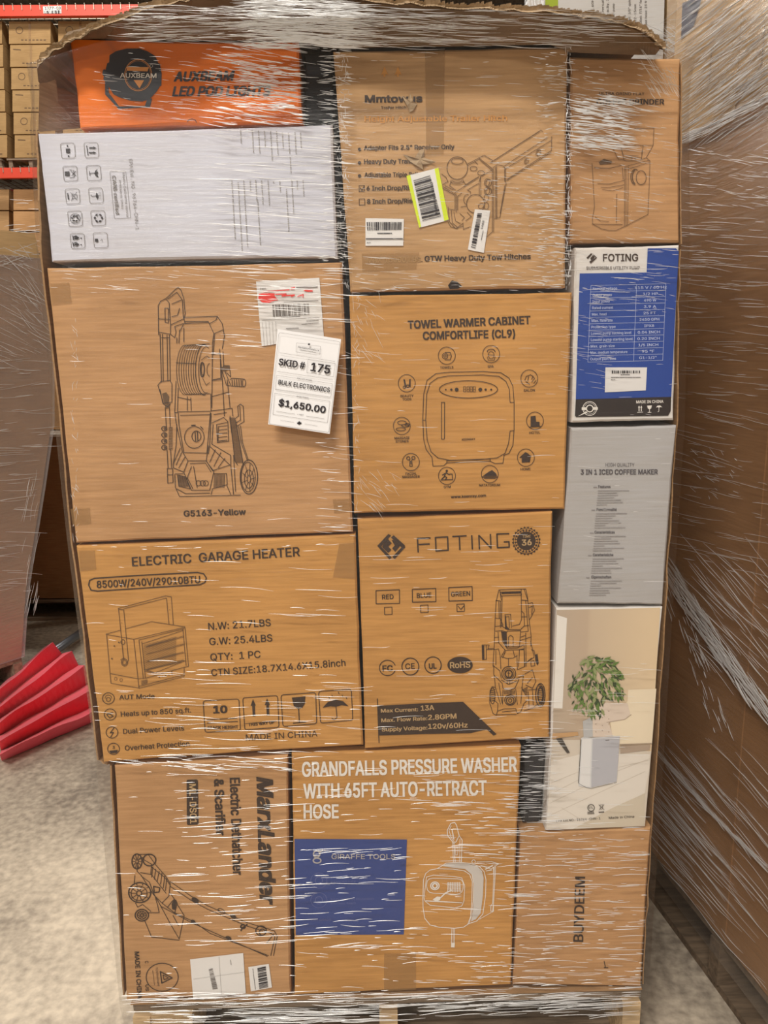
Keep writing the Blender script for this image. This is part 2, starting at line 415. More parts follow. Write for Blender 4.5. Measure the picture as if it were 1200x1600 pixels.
B['heater'] = carton('garage_heater_box', 'brown cardboard box reading ELECTRIC GARAGE HEATER, directly under the largest box', [(118, 853), (556, 835), (568, 1165), (161, 1192)], -.002, D, K['kraft2'], seed=8)
B['foting'] = carton('power_washer_box', 'brown cardboard box with a twin-wheeled machine drawing and colour tick boxes', [(558, 811), (864, 799), (859, 1154), (570, 1171)], 0, D, K['kraft2'], seed=9)
B['coffee'] = carton('coffee_maker_box', 'pale grey cardboard box reading 3 IN 1 ICED COFFEE MAKER', [(892, 668), (1058, 664), (1036, 946), (871, 944)], .004, D, K['greyw'], seed=10)
B['purifier'] = carton('air_purifier_box', 'glossy box picturing a green plant behind a white appliance in a living room', [(869, 950), (1036, 948), (1007, 1291), (852, 1298)], .003, D, K['whitew'], seed=12)
B['scarifier'] = carton('scarifier_box', 'brown cardboard box with sideways lettering and a wheeled garden machine, bottom left of the skid', [(178, 1196), (450, 1180), (455, 1554), (197, 1564)], .004, D, K['kraft'], seed=13)
B['giraffe'] = carton('hose_reel_box', 'brown cardboard box with white capital lettering and a dark blue printed square', [(455, 1177), (815, 1166), (799, 1540), (460, 1556)], .002, D, K['kraft2'], seed=14)
B['kettle'] = carton('plain_brown_box', 'brown cardboard box with a single dark word printed upwards, bottom right of the skid', [(813, 1302), (1018, 1292), (1002, 1543), (801, 1540)], .003, D, K['kraft'], seed=15)
B['blackbox'] = carton('black_box', 'black cardboard box glimpsed between the orange box and the trailer hitch box', [(476, 82), (519, 80), (522, 190), (477, 192)], .03, D-.03, K['black'], seed=16, wob=.0005)
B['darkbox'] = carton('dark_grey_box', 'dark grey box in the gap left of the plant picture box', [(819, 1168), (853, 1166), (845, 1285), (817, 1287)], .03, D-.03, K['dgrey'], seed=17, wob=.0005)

# ---- tape patches on the cartons
def tape(b, q): sticker(b, q, TAPE, 'tape_strip', 1, .00015)
tape(B['washer'], [(76, 443), (108, 441), (112, 474), (80, 477)])
tape(B['washer'], [(110, 795), (140, 793), (142, 818), (114, 822)])
tape(B['washer'], [(520, 780), (547, 779), (549, 800), (522, 802)])
tape(B['heater'], [(530, 850), (554, 848), (556, 905), (520, 902)])
tape(B['heater'], [(122, 860), (148, 860), (150, 890), (124, 893)])
tape(B['hitch'], [(664, 80), (695, 79), (693, 240), (666, 242)])
tape(B['hitch'], [(565, 396), (655, 394), (650, 420), (566, 424)])
tape(B['giraffe'], [(600, 1490), (650, 1489), (650, 1546), (600, 1549)])

# ================= orange box
b = B['orange']
p = Print(plain('black_lamp_print', (.012, .012, .022), .4), 'printed_lamp', 1).frame(140, 60, 4)
p.tri_poly([(125, 105), (165, 80), (230, 64), (310, 63), (360, 80), (410, 110), (430, 155), (440, 160), (450, 220), (448, 295), (438, 300), (420, 330), (375, 380), (330, 395), (260, 390), (190, 370), (150, 350), (118, 300), (100, 270), (96, 210), (110, 155), (122, 150)])
p.tri_poly([(96, 255), (118, 300), (120, 340), (185, 425), (345, 422), (360, 380), (390, 375), (378, 430), (180, 440), (97, 350)])
p.ell(92, 215, 12, 22, fill=True); p.ell(96, 250, 10, 14, fill=True); p.put(b)
p = Print(ORINK, 'printed_emblem', 2); p.mat = plain('pale_orange_print', (.80, .33, .09), .5); p.frame(140, 60, 4)
p.ell(304, 230, 85, 98, w=.9).ell(304, 230, 78, 90, w=.5); p.poly([(232, 178), (370, 180), (362, 206), (234, 202)]).poly([(275, 260), (340, 262), (312, 312)]); p.put(b)
p = Print(WINK, 'printed_text', 4).frame(140, 60, 4); p.text('AUXBEAM', (190, 245), (418, 247), 7, .03); p.ell(386, 172, 9, w=.4); p.put(b)
p = Print(INK, 'printed_text', 1).frame(140, 60, 4); p.mat = plain('black_ink', (.02, .015, .02), .5)
BLK = p.mat
p.text('AUXBEAM', (525, 268), (895, 262), 14.5, .07, .22); p.text('LED POD LIGHTS', (515, 360), (1125, 356), 14.5, .07, .22)
p.line([(610, 522), (620, 508), (640, 503), (660, 510), (668, 525)], 1); p.put(b)

# ================= white box
b = B['whitebox']
F = (80, 200, 7.5)
GR = plain('grey_ink', (.20, .18, .17), .6)
p = Print(GR, 'printed_frames', 1).frame(*F)
for cols in ([(105, 180), (133, 448), (160, 715), (189, 977), (219, 1238)], [(380, 174), (408, 442), (434, 706), (460, 970), (488, 1228)]):
    for x, y in cols: p.rrect([(x, y), (x+165, y-4), (x+178, y+170), (x+18, y+177)], 26, .7)
p.rrect([(685, 508), (872, 502), (930, 1055), (740, 1065)], 18, .5); p.put(b)
p = Print(BLK, 'printed_symbols', 1).frame(*F)
p.poly([(170, 242), (220, 240), (223, 295), (174, 297)]).ell(190, 210, 10, fill=True).ell(203, 328, 10, fill=True)
p.poly([(411, 205), (420, 205), (436, 318), (426, 320)])
for y in (232, 290): p.poly([(442, y-8), (490, y-8), (490, y-16), (528, y), (492, y+16), (492, y+8), (446, y+9)])
p.poly([(157, 510), (212, 507), (216, 563), (162, 565)]).lines([[(235, 510), (290, 560)], [(290, 505), (240, 560)], [(262, 495), (268, 575)], [(215, 490), (245, 495)], [(220, 585), (262, 580), (270, 560)]], .9)
p.line([(445, 505), (455, 560)], .9).line([(452, 532), (510, 528)], .9); p.tri_poly([(545, 480), (520, 495), (505, 530), (520, 565), (555, 578), (540, 545), (548, 515), (530, 505)])
p.poly([(184, 765), (198, 764), (211, 838), (196, 840)]).lines([[(225, 755), (305, 845)], [(300, 750), (232, 850)], [(240, 770), (300, 780), (305, 820), (245, 830), (240, 770)]], .6)
p.tri_poly([(530, 750), (555, 795), (540, 838), (520, 800)]).line([(535, 795), (480, 800), (465, 790), (468, 780)], .8)
for q in range(5): p.line([(555, 755+q*18), (585, 757+q*18)], .35)
p.ell(280, 1060, 58, w=.8)
for a in range(6):
    t = a*60; p.ell(280+32*math.cos(math.radians(t)), 1060+32*math.sin(math.radians(t)), 20, 9, fill=True, rot=t+50, n=10)
for a in (90, 210, 330):
    for da in (-28, 28):
        t = math.radians(a+da); c, s_ = math.cos(t), math.sin(t); tt = t+1.57
        p.poly([(553+42*c-20*math.cos(tt), 1055+42*s_-20*math.sin(tt)), (553+56*c, 1055+56*s_), (553+42*c+22*math.cos(tt), 1055+42*s_+22*math.sin(tt)), (553+28*c, 1055+28*s_)])
for y in (1285, 1362): p.tri_poly([(250, y-10), (290, y-28), (330, y), (300, y+25), (262, y+15), (285, y)]).ell(350, y+6, 8, fill=True).line([(252, y-22), (262, y+26)], 1.4)
p.poly([(511, 1298), (546, 1297), (550, 1335), (515, 1336)]).lines([[(570, 1318), (600, 1310)], [(590, 1300), (600, 1335)]], .4); p.put(b)
p = Print(GR, 'printed_text', 1).frame(*F)
p.text('EPA Est . NO . 96764-CHN-1', (908, 365), (990, 1195), 5.2, .005)
p.text('Meets California ozone', (832, 525), (882, 1045), 3.6, .005); p.text('emissions limits', (793, 612), (822, 948), 3.6, .005)
p.text('CARB certified', (712, 560), (757, 1012), 5.4, .03)
p.put(b); p = Print(plain('pale_grey_small_ink', (.36, .34, .33), .6), 'printed_small_text', 1).frame(340, 200, 7.5)
for i, (x, y0, y1) in enumerate([(268, 30, 190), (405, 30, 295), (478, 30, 290), (548, 35, 220), (620, 40, 385), (690, 40, 300), (758, 55, 235), (830, 60, 300), (850, 345, 530), (905, 50, 300), (970, 60, 235),
      (165, 620, 1295), (240, 640, 1440), (305, 620, 1385), (380, 615, 745), (445, 615, 860), (470, 850, 1375), (515, 620, 890), (590, 620, 900), (655, 630, 650), (728, 625, 745), (805, 720, 1225), (868, 610, 1015), (930, 615, 725), (1000, 615, 795)]):
    p.fine((x, y0), (x+(y1-y0)*.06, y1), 1.6, i, (.6, 1.6), (1.2, 2.6))
p.put(b)

# ================= trailer hitch box
b = B['hitch']
F = (450, 0, 3)
p = Print(INK, 'printed_text', 1).frame(*F)
p.text('Mmtowus', (360, 480), (630, 477), 11, .06)
p.text('Trailer Hitch', (435, 511), (554, 509), 4.2, .03)
p.text('Adapter Fits 2.5" Receiver Only', (355, 704), (780, 698), 7, .045).text('Heavy Duty Trailer', (356, 768), (600, 765), 7, .045).text('Adjustable Triple Ball', (358, 830), (610, 828), 7, .045)
p.text('6 Inch Drop/Rise', (368, 893), (598, 890), 7, .045).text('8 Inch Drop/Rise', (370, 955), (598, 951), 7, .045)
p.text('GTW Heavy Duty Tow Hitches', (640, 1225), (1138, 1214), 8.2, .045).text(',', (624, 1226), (632, 1226), 2.5, .03)
for y in (700, 763, 824): p.ell(335, y, 8, fill=True, n=12)
p.line([(333, 870), (358, 869), (358, 897), (333, 898)], .9, True).line([(333, 933), (359, 932), (360, 960), (334, 961)], .9, True).line([(338, 880), (346, 893), (357, 872)], 1.2); p.put(b)
p = Print(ORINK, 'printed_text', 1).frame(*F)
p.text('Height Adjustable Trailer Hitch', (358, 570), (1028, 566), 8.4, .035)
for x in (452, 515): p.tri_poly([(x, 312), (x+18, 352), (x+6, 346), (x+4, 360), (x-4, 360), (x-5, 346), (x-16, 354)])
p.mat = plain('faded_orange_ink', (.66, .30, .06), .6); p.put(b)
p = Print(INK2, 'printed_text', 1).frame(*F); p.mat = plain('rubbed_ink', (.40, .24, .10), .6)
p.text('MAX 15000 LBS', (370, 1232), (622, 1228), 8, .03); p.put(b)
p = Print(INK2, 'printed_drawing', 1).frame(690, 190, 6)
p.ell(147, 435, 97, 106, w=1.1).ell(147, 372, 55, 27, w=.9).ell(147, 560, 58, 26, w=.9, a0=0, a1=180).ell(147, 548, 45, 20, w=.9, a0=0, a1=180)
p.lines([[(90, 545), (75, 600), (130, 640)], [(200, 545), (225, 590), (205, 615)], [(240, 400), (350, 340), (470, 435), (480, 450), (365, 515), (352, 560), (352, 690)], [(245, 412), (352, 352), (465, 450)],
  [(350, 340), (400, 315), (480, 365), (470, 385)], [(455, 385), (930, 80), (950, 92)], [(490, 365), (920, 90)], [(590, 415), (990, 150)], [(600, 440), (1030, 175)], [(1032, 140), (1030, 270), (620, 535)], [(1025, 290), (610, 550)],
  [(480, 430), (520, 405), (580, 415), (600, 440), (600, 560), (605, 580), (545, 900), (495, 912)], [(475, 440), (475, 1035), (420, 1080)], [(488, 440), (488, 1035)], [(505, 430), (508, 905)], [(515, 420), (518, 905)],
  [(590, 430), (592, 560)], [(592, 600), (548, 860)], [(0, 620), (125, 690), (125, 830), (70, 820)], [(15, 610), (138, 685), (138, 850)], [(110, 640), (30, 600)], [(125, 665), (345, 520)], [(150, 830), (150, 700), (190, 670)],
  [(225, 590), (350, 515)], [(365, 515), (368, 690)], [(250, 635), (345, 580)], [(60, 800), (75, 940), (130, 1000), (200, 980)], [(90, 830), (100, 950), (150, 990), (205, 950)], [(115, 850), (130, 930), (175, 955)], [(60, 940), (85, 985), (150, 1005)],
  [(200, 960), (205, 1010), (270, 985)], [(180, 800), (240, 790)], [(170, 860), (215, 900), (190, 930)], [(240, 850), (280, 890), (225, 930)], [(0, 490), (40, 520), (60, 560), (10, 590)], [(310, 370), (340, 400)], [(240, 640), (270, 655), (270, 680)], [(430, 1000), (420, 1080)]], .85)
p.ell(318, 770, 84, 88, w=1).ell(245, 730, 38, 48, w=.8, a0=100, a1=280).ell(370, 790, 28, 22, w=.8, rot=-30)
for x, y in ((300, 440), (370, 480)): p.ell(x, y, 32, 22, w=.9)
for y in (575, 655): p.ell(440, y, 26, 35, w=1, rot=10).ell(425, y-5, 24, 35, w=.8, rot=10)
for y in (710, 790): p.ell(420, y, 22, 32, w=.8)
p.ell(912, 292, 16, 32, w=.8, rot=15).ell(900, 292, 14, 30, w=.6, rot=15).ell(800, 368, 14, 26, w=.7, rot=15).ell(788, 368, 12, 24, w=.6, rot=15)
p.put(b)
# lime barcode label
q = [(635, 275), (685, 262), (701, 344), (655, 356)]
s = sticker(b, q, PAPER, 'barcode_label', 2, label='white barcode label with lime green side edges')
pp = Print(LIME, 'label_edge', 1); pp.poly([(635, 275), (641, 273), (658, 354), (655, 356)]).poly([(679, 264), (685, 262), (701, 343), (694, 345)]); pp.put(s)
pp = Print(BLK, 'barcode', 1); pp.bars([(646, 282), (660, 345), (689, 338), (672, 274)], 30, 3); pp.text('1400N852362', (684, 334), (676, 284), 3.4, .02); 
pp.v = [v for v in pp.v]; pp.put(s)
q = [(571, 341), (631, 342), (630, 384), (571, 384)]
s = sticker(b, q, PAPER, 'barcode_label', 2); pp = Print(BLK, 'barcode', 1)
pp.bars([(573, 347), (628, 347), (627, 359), (574, 360)], 34, 5); pp.fine((590, 364.5), (612, 364.5), 1.4, 1, (1, 2), (.5, 1)); pp.fine((572, 373), (629, 373), 1.5, 2, (2, 4), (.4, 1)); pp.text('ALG', (573, 380), (579, 380), 2, .02); pp.put(s)
q = [(742, 327), (766, 329), (756, 395), (731, 390)]
s = sticker(b, q, PAPER, 'barcode_label', 2); pp = Print(BLK, 'barcode', 1)
pp.bars([(746, 333), (736, 386), (743, 388), (753, 333)], 24, 8); pp.text('1488', (754, 358), (757, 345), 3, .02); pp.fine((752, 375), (755, 360), .8, 4, (.8, 2), (.5, 1)); pp.put(s)
# torn paper scrap and torn spots
mb = MB()
def tear(pts, lift):
    c = sum((at(x, y, b['Y']-.001) for x, y in pts), Vector())/len(pts)
    P = [at(x, y, b['Y']-.0012-lift*(k % 2)) for k, (x, y) in enumerate(pts)]
    for i in range(len(P)): mb.poly([c+Vector((0, -.002, 0)), P[i], P[(i+1) % len(P)]])
tear([(629, 241), (648, 247), (655, 235), (664, 232), (662, 246), (682, 253), (672, 256), (660, 257), (662, 266), (650, 258), (640, 252)], .004)
mb.build('torn_paper', K['edge'], b['o']); mb = MB()
tear([(628, 150), (637, 155), (641, 146), (645, 158), (652, 162), (646, 172), (640, 176), (636, 165)], .003)
mb.build('torn_paper', K['edge'], b['o'])
p = Print(plain('dark_hole', (.02, .012, .01), .9), 'torn_hole', 2); p.tri_poly([(700, 446), (706, 438), (714, 440), (722, 447), (716, 451), (703, 452)]); p.put(b)

# ================= grinder box
b = B['grinder']
p = Print(INK, 'printed_text', 1); p.text('ULTRA GRIND FLAT', (936, 148), (1007, 149), 4.2, .02).text('COFFEE GRINDER', (932, 163), (1038, 163), 8, .05); p.put(b)
p = Print(INK2, 'printed_drawing', 1).frame(910, 180, 8)
p.lines([[(650, 165), (895, 160), (885, 375), (800, 525)], [(370, 395), (450, 550)], [(420, 370), (760, 375), (885, 375)], [(475, 375), (515, 530), (740, 530), (760, 380)], [(500, 455), (520, 560)], [(745, 440), (740, 555)], [(450, 545), (560, 570), (700, 570), (800, 530), (845, 570), (830, 1000), (820, 1240), (540, 1385), (420, 1440), (330, 1440)],
  [(120, 600), (135, 830), (150, 1150), (125, 1300), (130, 1360), (240, 1420), (330, 1440)], [(150, 655), (330, 665), (520, 620)], [(500, 655), (510, 800)], [(530, 640), (525, 1380)], [(545, 650), (545, 1380)], [(575, 640), (565, 1370)], [(540, 640), (840, 560)], [(580, 670), (835, 590)], [(190, 850), (330, 860), (525, 815)], [(230, 900), (340, 900), (520, 870)], [(250, 930), (380, 945), (510, 905)],
  [(430, 985), (425, 1340)], [(160, 1270), (220, 1320), (330, 1330)], [(120, 1360), (500, 1365)], [(520, 500), (700, 510)], [(620, 520), (620, 560)], [(660, 520), (660, 560)]], .75)
p.ell(735, 780, 62, 88, w=1).ell(660, 770, 55, 95, w=1.2, a0=90, a1=300).ell(675, 770, 50, 90, w=1.6, a0=110, a1=250); p.poly([(205, 585), (270, 545), (370, 575), (360, 605), (220, 615)]); p.put(b)

# ================= blue pump box
b = B['pump']
F = (890, 380, 5.714)
p = Print(BLUE, 'printed_panel', 1).frame(*F); p.tri_poly([(90, 270), (688, 262), (697, 46), (950, 46), (975, 75), (940, 700), (908, 1372), (55, 1395)]); p.put(b)
p = Print(plain('black_panel_print', (.03, .022, .02), .4), 'printed_panel', 1).frame(*F); p.tri_poly([(55, 1393), (908, 1368), (902, 1500), (880, 1540), (60, 1552), (48, 1540)]); p.put(b)
p = Print(INK, 'printed_text', 1).frame(*F); p.text('FOTING', (298, 160), (612, 158), 11, .03).text('SUBMERSIBLE UTILITY PUMP', (150, 235), (628, 232), 4.6, .02)
p.tri_poly([(150, 130), (190, 90), (205, 95), (165, 140)]).tri_poly([(190, 180), (245, 130), (205, 90), (232, 130), (175, 165)]).poly([(185, 135), (210, 105), (225, 125), (195, 158)]); p.put(b)
p = Print(plain('pale_blue_ink', (.55, .62, .85), .5), 'printed_table', 2).frame(*F)
def tb(u, v): # table coordinates
    a = Vector((190, 378)).lerp(Vector((860, 362)), u); c = Vector((163, 1062)).lerp(Vector((832, 1046)), u); return tuple(a.lerp(c, v))
for i in range(13): p.line([tb(0, i/12), tb(1, i/12)], .5)
for u in (0, .61, 1): p.line([tb(u, 0), tb(u, 1)], .5)
rows = [('Nominal voltage', '115 V / 60 Hz'), ('Output power', '1/2 HP'), ('Input power', '490 W'), ('Rated current', '3.9 A'), ('Max. head', '25 FT'), ('Max. flowrate', '2450 GPH'), ('Protection type', 'IPX8'), ('Lowest pump sucking level', '0.04 INCH'), ('Lowest pump starting level', '0.20 INCH'), ('Max. grain size', '1/5 INCH'), ('Max. medium temperature', '95 °F'), ('Output port size', 'G1-1/2"')]
for i, (l, r) in enumerate(rows):
    v = (i+.72)/12; p.text(l, tb(.03, v), tb(.03+.0215*len(l), v), 4.0, .02); h = .0165*len(r); p.text(r, tb(.8-h, v), tb(.8+h, v), 4.0, .02)
p.put(b)
p = Print(WINK, 'printed_symbols', 2).frame(*F)
p.text('MADE IN CHINA', (595, 1430), (838, 1425), 4.4, .04)
for x in (620, 640): p.poly([(x-4, 1458), (x+4, 1458), (x+4, 1500), (x-4, 1500)]).poly([(x-10, 1468), (x, 1450), (x+10, 1468)])
p.line([(605, 1510), (655, 1508)], .7); p.tri_poly([(692, 1450), (735, 1448), (728, 1475), (715, 1483), (698, 1475)]).line([(713, 1480), (713, 1510)], .9).line([(698, 1511), (728, 1510)], .8)
p.tri_poly([(770, 1468), (785, 1450), (808, 1448), (828, 1466), (812, 1462), (798, 1468), (785, 1463)]).line([(798, 1462), (797, 1500), (788, 1506)], .8)
p.ell(180, 1476, 62, w=1).ell(180, 1476, 50, w=.5).ell(180, 1476, 30, w=1.6); p.poly([(108, 1465), (150, 1465), (150, 1490), (108, 1490)]).poly([(210, 1463), (252, 1463), (252, 1488), (210, 1488)]).poly([(75, 1545), (150, 1500), (160, 1512), (90, 1540)])
p.put(b)
q = [(946, 574), (1011, 574), (1009, 610), (945, 613)]
s = sticker(b, q, PAPER, 'barcode_label', 2); pp = Print(BLK, 'barcode', 1); pp.bars([(956, 579), (1000, 579), (1000, 583), (956, 583.5)], 30, 9); pp.fine((970, 585.5), (984, 585.5), .8, 2, (1, 2), (.4, .8)); pp.fine((955, 589.5), (1001, 589.5), .9, 3, (2, 4), (.5, 1)); pp.fine((955, 593), (961, 593), .9, 4, (1, 2), (.5, 1)); pp.put(s)

# ================= towel warmer box
b = B['towel']
F = (530, 440, 3.243)
p = Print(INK, 'printed_text', 1).frame(*F)
p.text('TOWEL WARMER CABINET', (348, 238), (970, 213), 12, .055).text('COMFORTLIFE (CL9)', (424, 294), (892, 282), 12, .055)
for t, x0, x1, y in (('TOWELS', 511, 579, 441), ('SPA', 753, 783, 436), ('SALON', 935, 992, 557), ('BEAUTY', 310, 377, 585), ('TOOS', 320, 366, 602), ('MASSAGE', 280, 357, 798), ('STONES', 286, 352, 815), ('FACIAL', 336, 393, 979), ('MASSAGER', 320, 408, 995), ('GYM', 530, 565, 1046), ('NATATORIUM', 709, 815, 1037), ('HOME', 919, 970, 956), ('HOTEL', 963, 1019, 771)):
    p.text(t, (x0, y+1), (x1, y-1), 3.7, .03)
p.text('www.keenray.com', (566, 1098), (744, 1090), 4.3, .045).text('KEENRAY', (622, 806), (690, 803), 3.2, .03); p.put(b)
p = Print(INK, 'printed_icons', 1).frame(*F)
for x, y in ((545, 375), (770, 367), (963, 491), (342, 515), (317, 731), (363, 914), (546, 984), (763, 975), (946, 892), (992, 705)): p.ell(x, y, 43, 44, w=.9)
p.ell(536, 377, 14, w=.9).ell(536, 377, 6, w=.9).line([(536, 358), (562, 358), (569, 376), (562, 396), (536, 396)], 1).line([(545, 372), (567, 372)], .8)
p.ell(770, 372, 15, 18, w=.8).ell(770, 356, 20, 14, w=1.2, a0=180, a1=360).lines([[(750, 382), (755, 398), (785, 398), (790, 382)], [(757, 372), (783, 372)]], .8)
p.lines([[(940, 500), (948, 480), (970, 472), (982, 480), (975, 495)], [(955, 505), (960, 480)], [(975, 510), (990, 490), (980, 478)], [(985, 515), (998, 500)], [(945, 505), (965, 520)]], .9)
p.tri_poly([(325, 495), (333, 495), (340, 530), (333, 540)]).tri_poly([(355, 495), (362, 492), (362, 535), (353, 532)]).ell(347, 530, 7, w=1.2).ell(330, 535, 6, w=1)
p.ell(318, 715, 22, 10, w=1).ell(335, 730, 18, 7, w=1).ell(312, 748, 24, 8, w=1).ell(345, 725, 12, 6, w=.9)
p.ell(350, 895, 8, w=1.2).ell(376, 893, 8, w=1.2).lines([[(355, 902), (362, 915), (370, 900)], [(358, 912), (357, 935), (370, 935), (368, 912)], [(357, 922), (370, 922)]], 1)
p.ell(545, 959, 6, fill=True).lines([[(543, 965), (533, 985), (545, 992), (538, 1004)], [(536, 972), (523, 980)], [(543, 970), (558, 978)], [(533, 988), (520, 1000)]], 1.5).line([(515, 1005), (575, 1003), (572, 975), (560, 975)], 1.2)
p.tri_poly([(728, 985), (760, 962), (775, 955), (795, 972), (800, 985)]).line([(725, 990), (800, 990)], 1.6).line([(735, 997), (792, 997)], 1)
p.tri_poly([(915, 890), (944, 868), (975, 884), (970, 888), (966, 915), (925, 917), (924, 892)]).lines([[(915, 892), (944, 866), (960, 875)]], 1.2)
p.poly([(970, 683), (995, 680), (1000, 735), (970, 736)]).poly([(998, 710), (1015, 710), (1016, 732), (998, 734)]).line([(962, 737), (1022, 734)], 1); p.put(b)
p = Print(INK2, 'printed_drawing', 1).frame(*F); p.mat = INK
p.line([(423, 700), (428, 570), (445, 500), (490, 466), (560, 459), (730, 455), (820, 462), (860, 488), (880, 530), (886, 610), (886, 750), (880, 830), (860, 870), (835, 880), (830, 920), (790, 922), (765, 910)], 1)
p.line([(423, 700), (428, 800), (440, 850), (470, 890), (475, 935), (530, 933), (545, 918), (765, 910)], 1)
p.line([(438, 700), (443, 570), (460, 515), (500, 487), (560, 477), (730, 473), (810, 480), (845, 505), (862, 545), (866, 612), (886, 612)], 1).line([(886, 755), (866, 757), (858, 820), (840, 870), (800, 893), (700, 903), (560, 905), (500, 893), (465, 862), (445, 800), (438, 700)], 1)
p.ell(655, 546, 148, 44, w=1.1).line([(518, 612), (534, 612), (533, 798), (518, 798)], 1, True).line([(545, 905), (545, 918)], 1).line([(545, 907), (765, 898), (765, 910)], 1)
for x in (630, 648, 664, 679): p.line([(x, 532), (x+11, 532), (x+11, 558), (x, 558)], .7, True).line([(x, 545), (x+11, 545)], .7)
for x, r in ((540, 4), (568, 6), (595, 10), (715, 10), (742, 6), (770, 5)): p.ell(x, 547, r, fill=True, n=10)
p.line([(423, 702), (438, 702)], .9); p.put(b)

# ================= G5163 pressure washer box
b = B['washer']
p = Print(INK, 'printed_text', 1); p.text('G5163-Yellow', (287, 807), (384, 804), 9, .045); p.put(b)
p = Print(INK2, 'printed_drawing', 1).frame(240, 440, 4.571); p.mat = INK
p.lines([[(35, 380), (32, 170), (50, 140), (85, 122), (110, 100), (150, 60), (175, 42), (195, 60), (215, 120), (225, 230), (215, 270)], [(100, 125), (165, 75), (205, 130), (212, 260)], [(85, 122), (110, 150), (120, 310), (120, 370)], [(80, 190), (105, 190), (105, 295), (82, 290), (80, 190)], [(120, 310), (215, 265), (225, 300)], [(130, 160), (200, 130)], [(130, 250), (170, 240), (185, 190)], [(35, 360), (120, 375), (150, 400), (160, 360), (150, 320), (210, 300)], [(35, 265), (115, 270)],
  [(45, 370), (55, 720)], [(62, 375), (68, 710)], [(95, 380), (100, 710)], [(112, 380), (118, 710)], [(55, 400), (115, 400)], [(30, 740), (50, 715), (115, 705), (130, 730), (130, 860), (70, 870), (30, 740)], [(45, 770), (65, 870), (100, 895), (120, 870)], [(82, 900), (90, 1040)], [(112, 900), (118, 1040)], [(95, 1200), (102, 1330)], [(120, 1200), (128, 1330)], [(97, 1335), (135, 1335), (138, 1435), (100, 1440), (97, 1335)], [(97, 1380), (137, 1380)],
  [(215, 255), (455, 248), (490, 300), (505, 390), (490, 480)], [(220, 285), (390, 285), (430, 370), (420, 440), (415, 900)], [(190, 350), (215, 300), (390, 290)], [(400, 300), (445, 275), (455, 248)], [(435, 370), (495, 345)], [(185, 345), (180, 440)], [(215, 330), (215, 430)], [(165, 400), (165, 440)], [(435, 375), (425, 520)],
  [(415, 520), (475, 515), (480, 690), (425, 700)], [(470, 480), (490, 700), (505, 960)], [(495, 500), (500, 610)], [(525, 700), (545, 900)], [(415, 705), (490, 700)], [(420, 820), (530, 790)], [(160, 710), (150, 930)], [(175, 760), (170, 930)], [(240, 820), (240, 920)], [(265, 830), (268, 920)], [(170, 825), (265, 845)], [(408, 800), (410, 920)],
  [(175, 930), (400, 925), (560, 905), (565, 960)], [(190, 955), (400, 950)], [(175, 935), (180, 1020), (215, 1220), (380, 1225), (405, 935)], [(150, 930), (160, 1010), (205, 1215)], [(150, 935), (175, 935)], [(410, 940), (400, 1170), (390, 1230)], [(430, 950), (520, 935)], [(415, 1010), (500, 970), (530, 1000)], [(425, 1020), (415, 1160), (550, 1240)],
  [(450, 1020), (530, 1005), (535, 1140), (455, 1150), (450, 1020)], [(165, 1020), (160, 1170), (140, 1300), (140, 1330), (215, 1360)], [(190, 1190), (140, 1300)], [(205, 1215), (245, 1280), (215, 1360)], [(160, 1310), (200, 1220)], [(180, 1330), (225, 1250)], [(390, 1170), (375, 1280), (420, 1350), (545, 1310), (400, 1175)], [(400, 1290), (440, 1200)], [(430, 1320), (480, 1220)], [(460, 1330), (510, 1260)],
  [(245, 1280), (375, 1280), (430, 1355), (400, 1490), (270, 1490), (215, 1360), (245, 1280)], [(260, 1300), (370, 1295), (410, 1360)], [(270, 1320), (240, 1400), (280, 1480)], [(285, 1320), (310, 1470)], [(150, 1375), (215, 1370)], [(150, 1380), (155, 1470), (185, 1535), (620, 1525)], [(165, 1480), (230, 1515), (400, 1510)], [(430, 1370), (520, 1370), (525, 1450), (420, 1480)], [(170, 1380), (230, 1395), (260, 1480), (180, 1460), (170, 1380)], [(520, 1450), (550, 1520)], [(420, 1480), (410, 1520)],
  [(550, 1240), (550, 1310), (570, 1520)], [(570, 1240), (585, 1500)], [(545, 960), (560, 1100), (580, 1280), (600, 1310)], [(585, 990), (605, 1100), (640, 1310)], [(605, 1030), (625, 1150), (670, 1280)], [(620, 1030), (635, 1150), (675, 1270)], [(580, 980), (605, 960), (600, 890), (620, 875), (640, 890), (645, 1000), (590, 1035)], [(615, 890), (620, 990), (585, 1010)],
  [(505, 600), (540, 600), (550, 680), (520, 650)], [(480, 610), (520, 740), (545, 745)], [(500, 620), (550, 740)], [(545, 700), (560, 690), (640, 695)], [(550, 745), (640, 750)], [(160, 580), (300, 585)]], 1.0)
for i in range(9): x = 165+i*17; p.ell(x+60, 630, 62, 178, w=.8, a0=95, a1=265, n=18)
p.ell(360, 630, 62, 180, w=1.2, a0=80, a1=290).ell(375, 630, 55, 165, w=.9, a0=80, a1=290).line([(215, 455), (400, 445)], 1).line([(225, 805), (400, 800)], 1)
p.ell(347, 628, 15, 52, w=1.4).ell(350, 628, 10, 42, w=1).line([(340, 560), (380, 530), (400, 545)], .8).line([(350, 690), (375, 740), (400, 720)], .8).ell(400, 630, 20, 45, w=.8, a0=90, a1=270)
p.ell(645, 723, 12, 27, w=1); 
for i in range(5): p.line([(560+i*16, 700), (562+i*16, 745)], 1)
p.ell(290, 1112, 70, 78, w=1).ell(305, 1105, 32, 38, w=1.1).line([(295, 1075), (300, 1138)], 1.3).line([(312, 1072), (315, 1136)], 1.3).line([(270, 1027), (298, 1025)], 1.4).line([(335, 1035), (352, 1053)], 1.4)
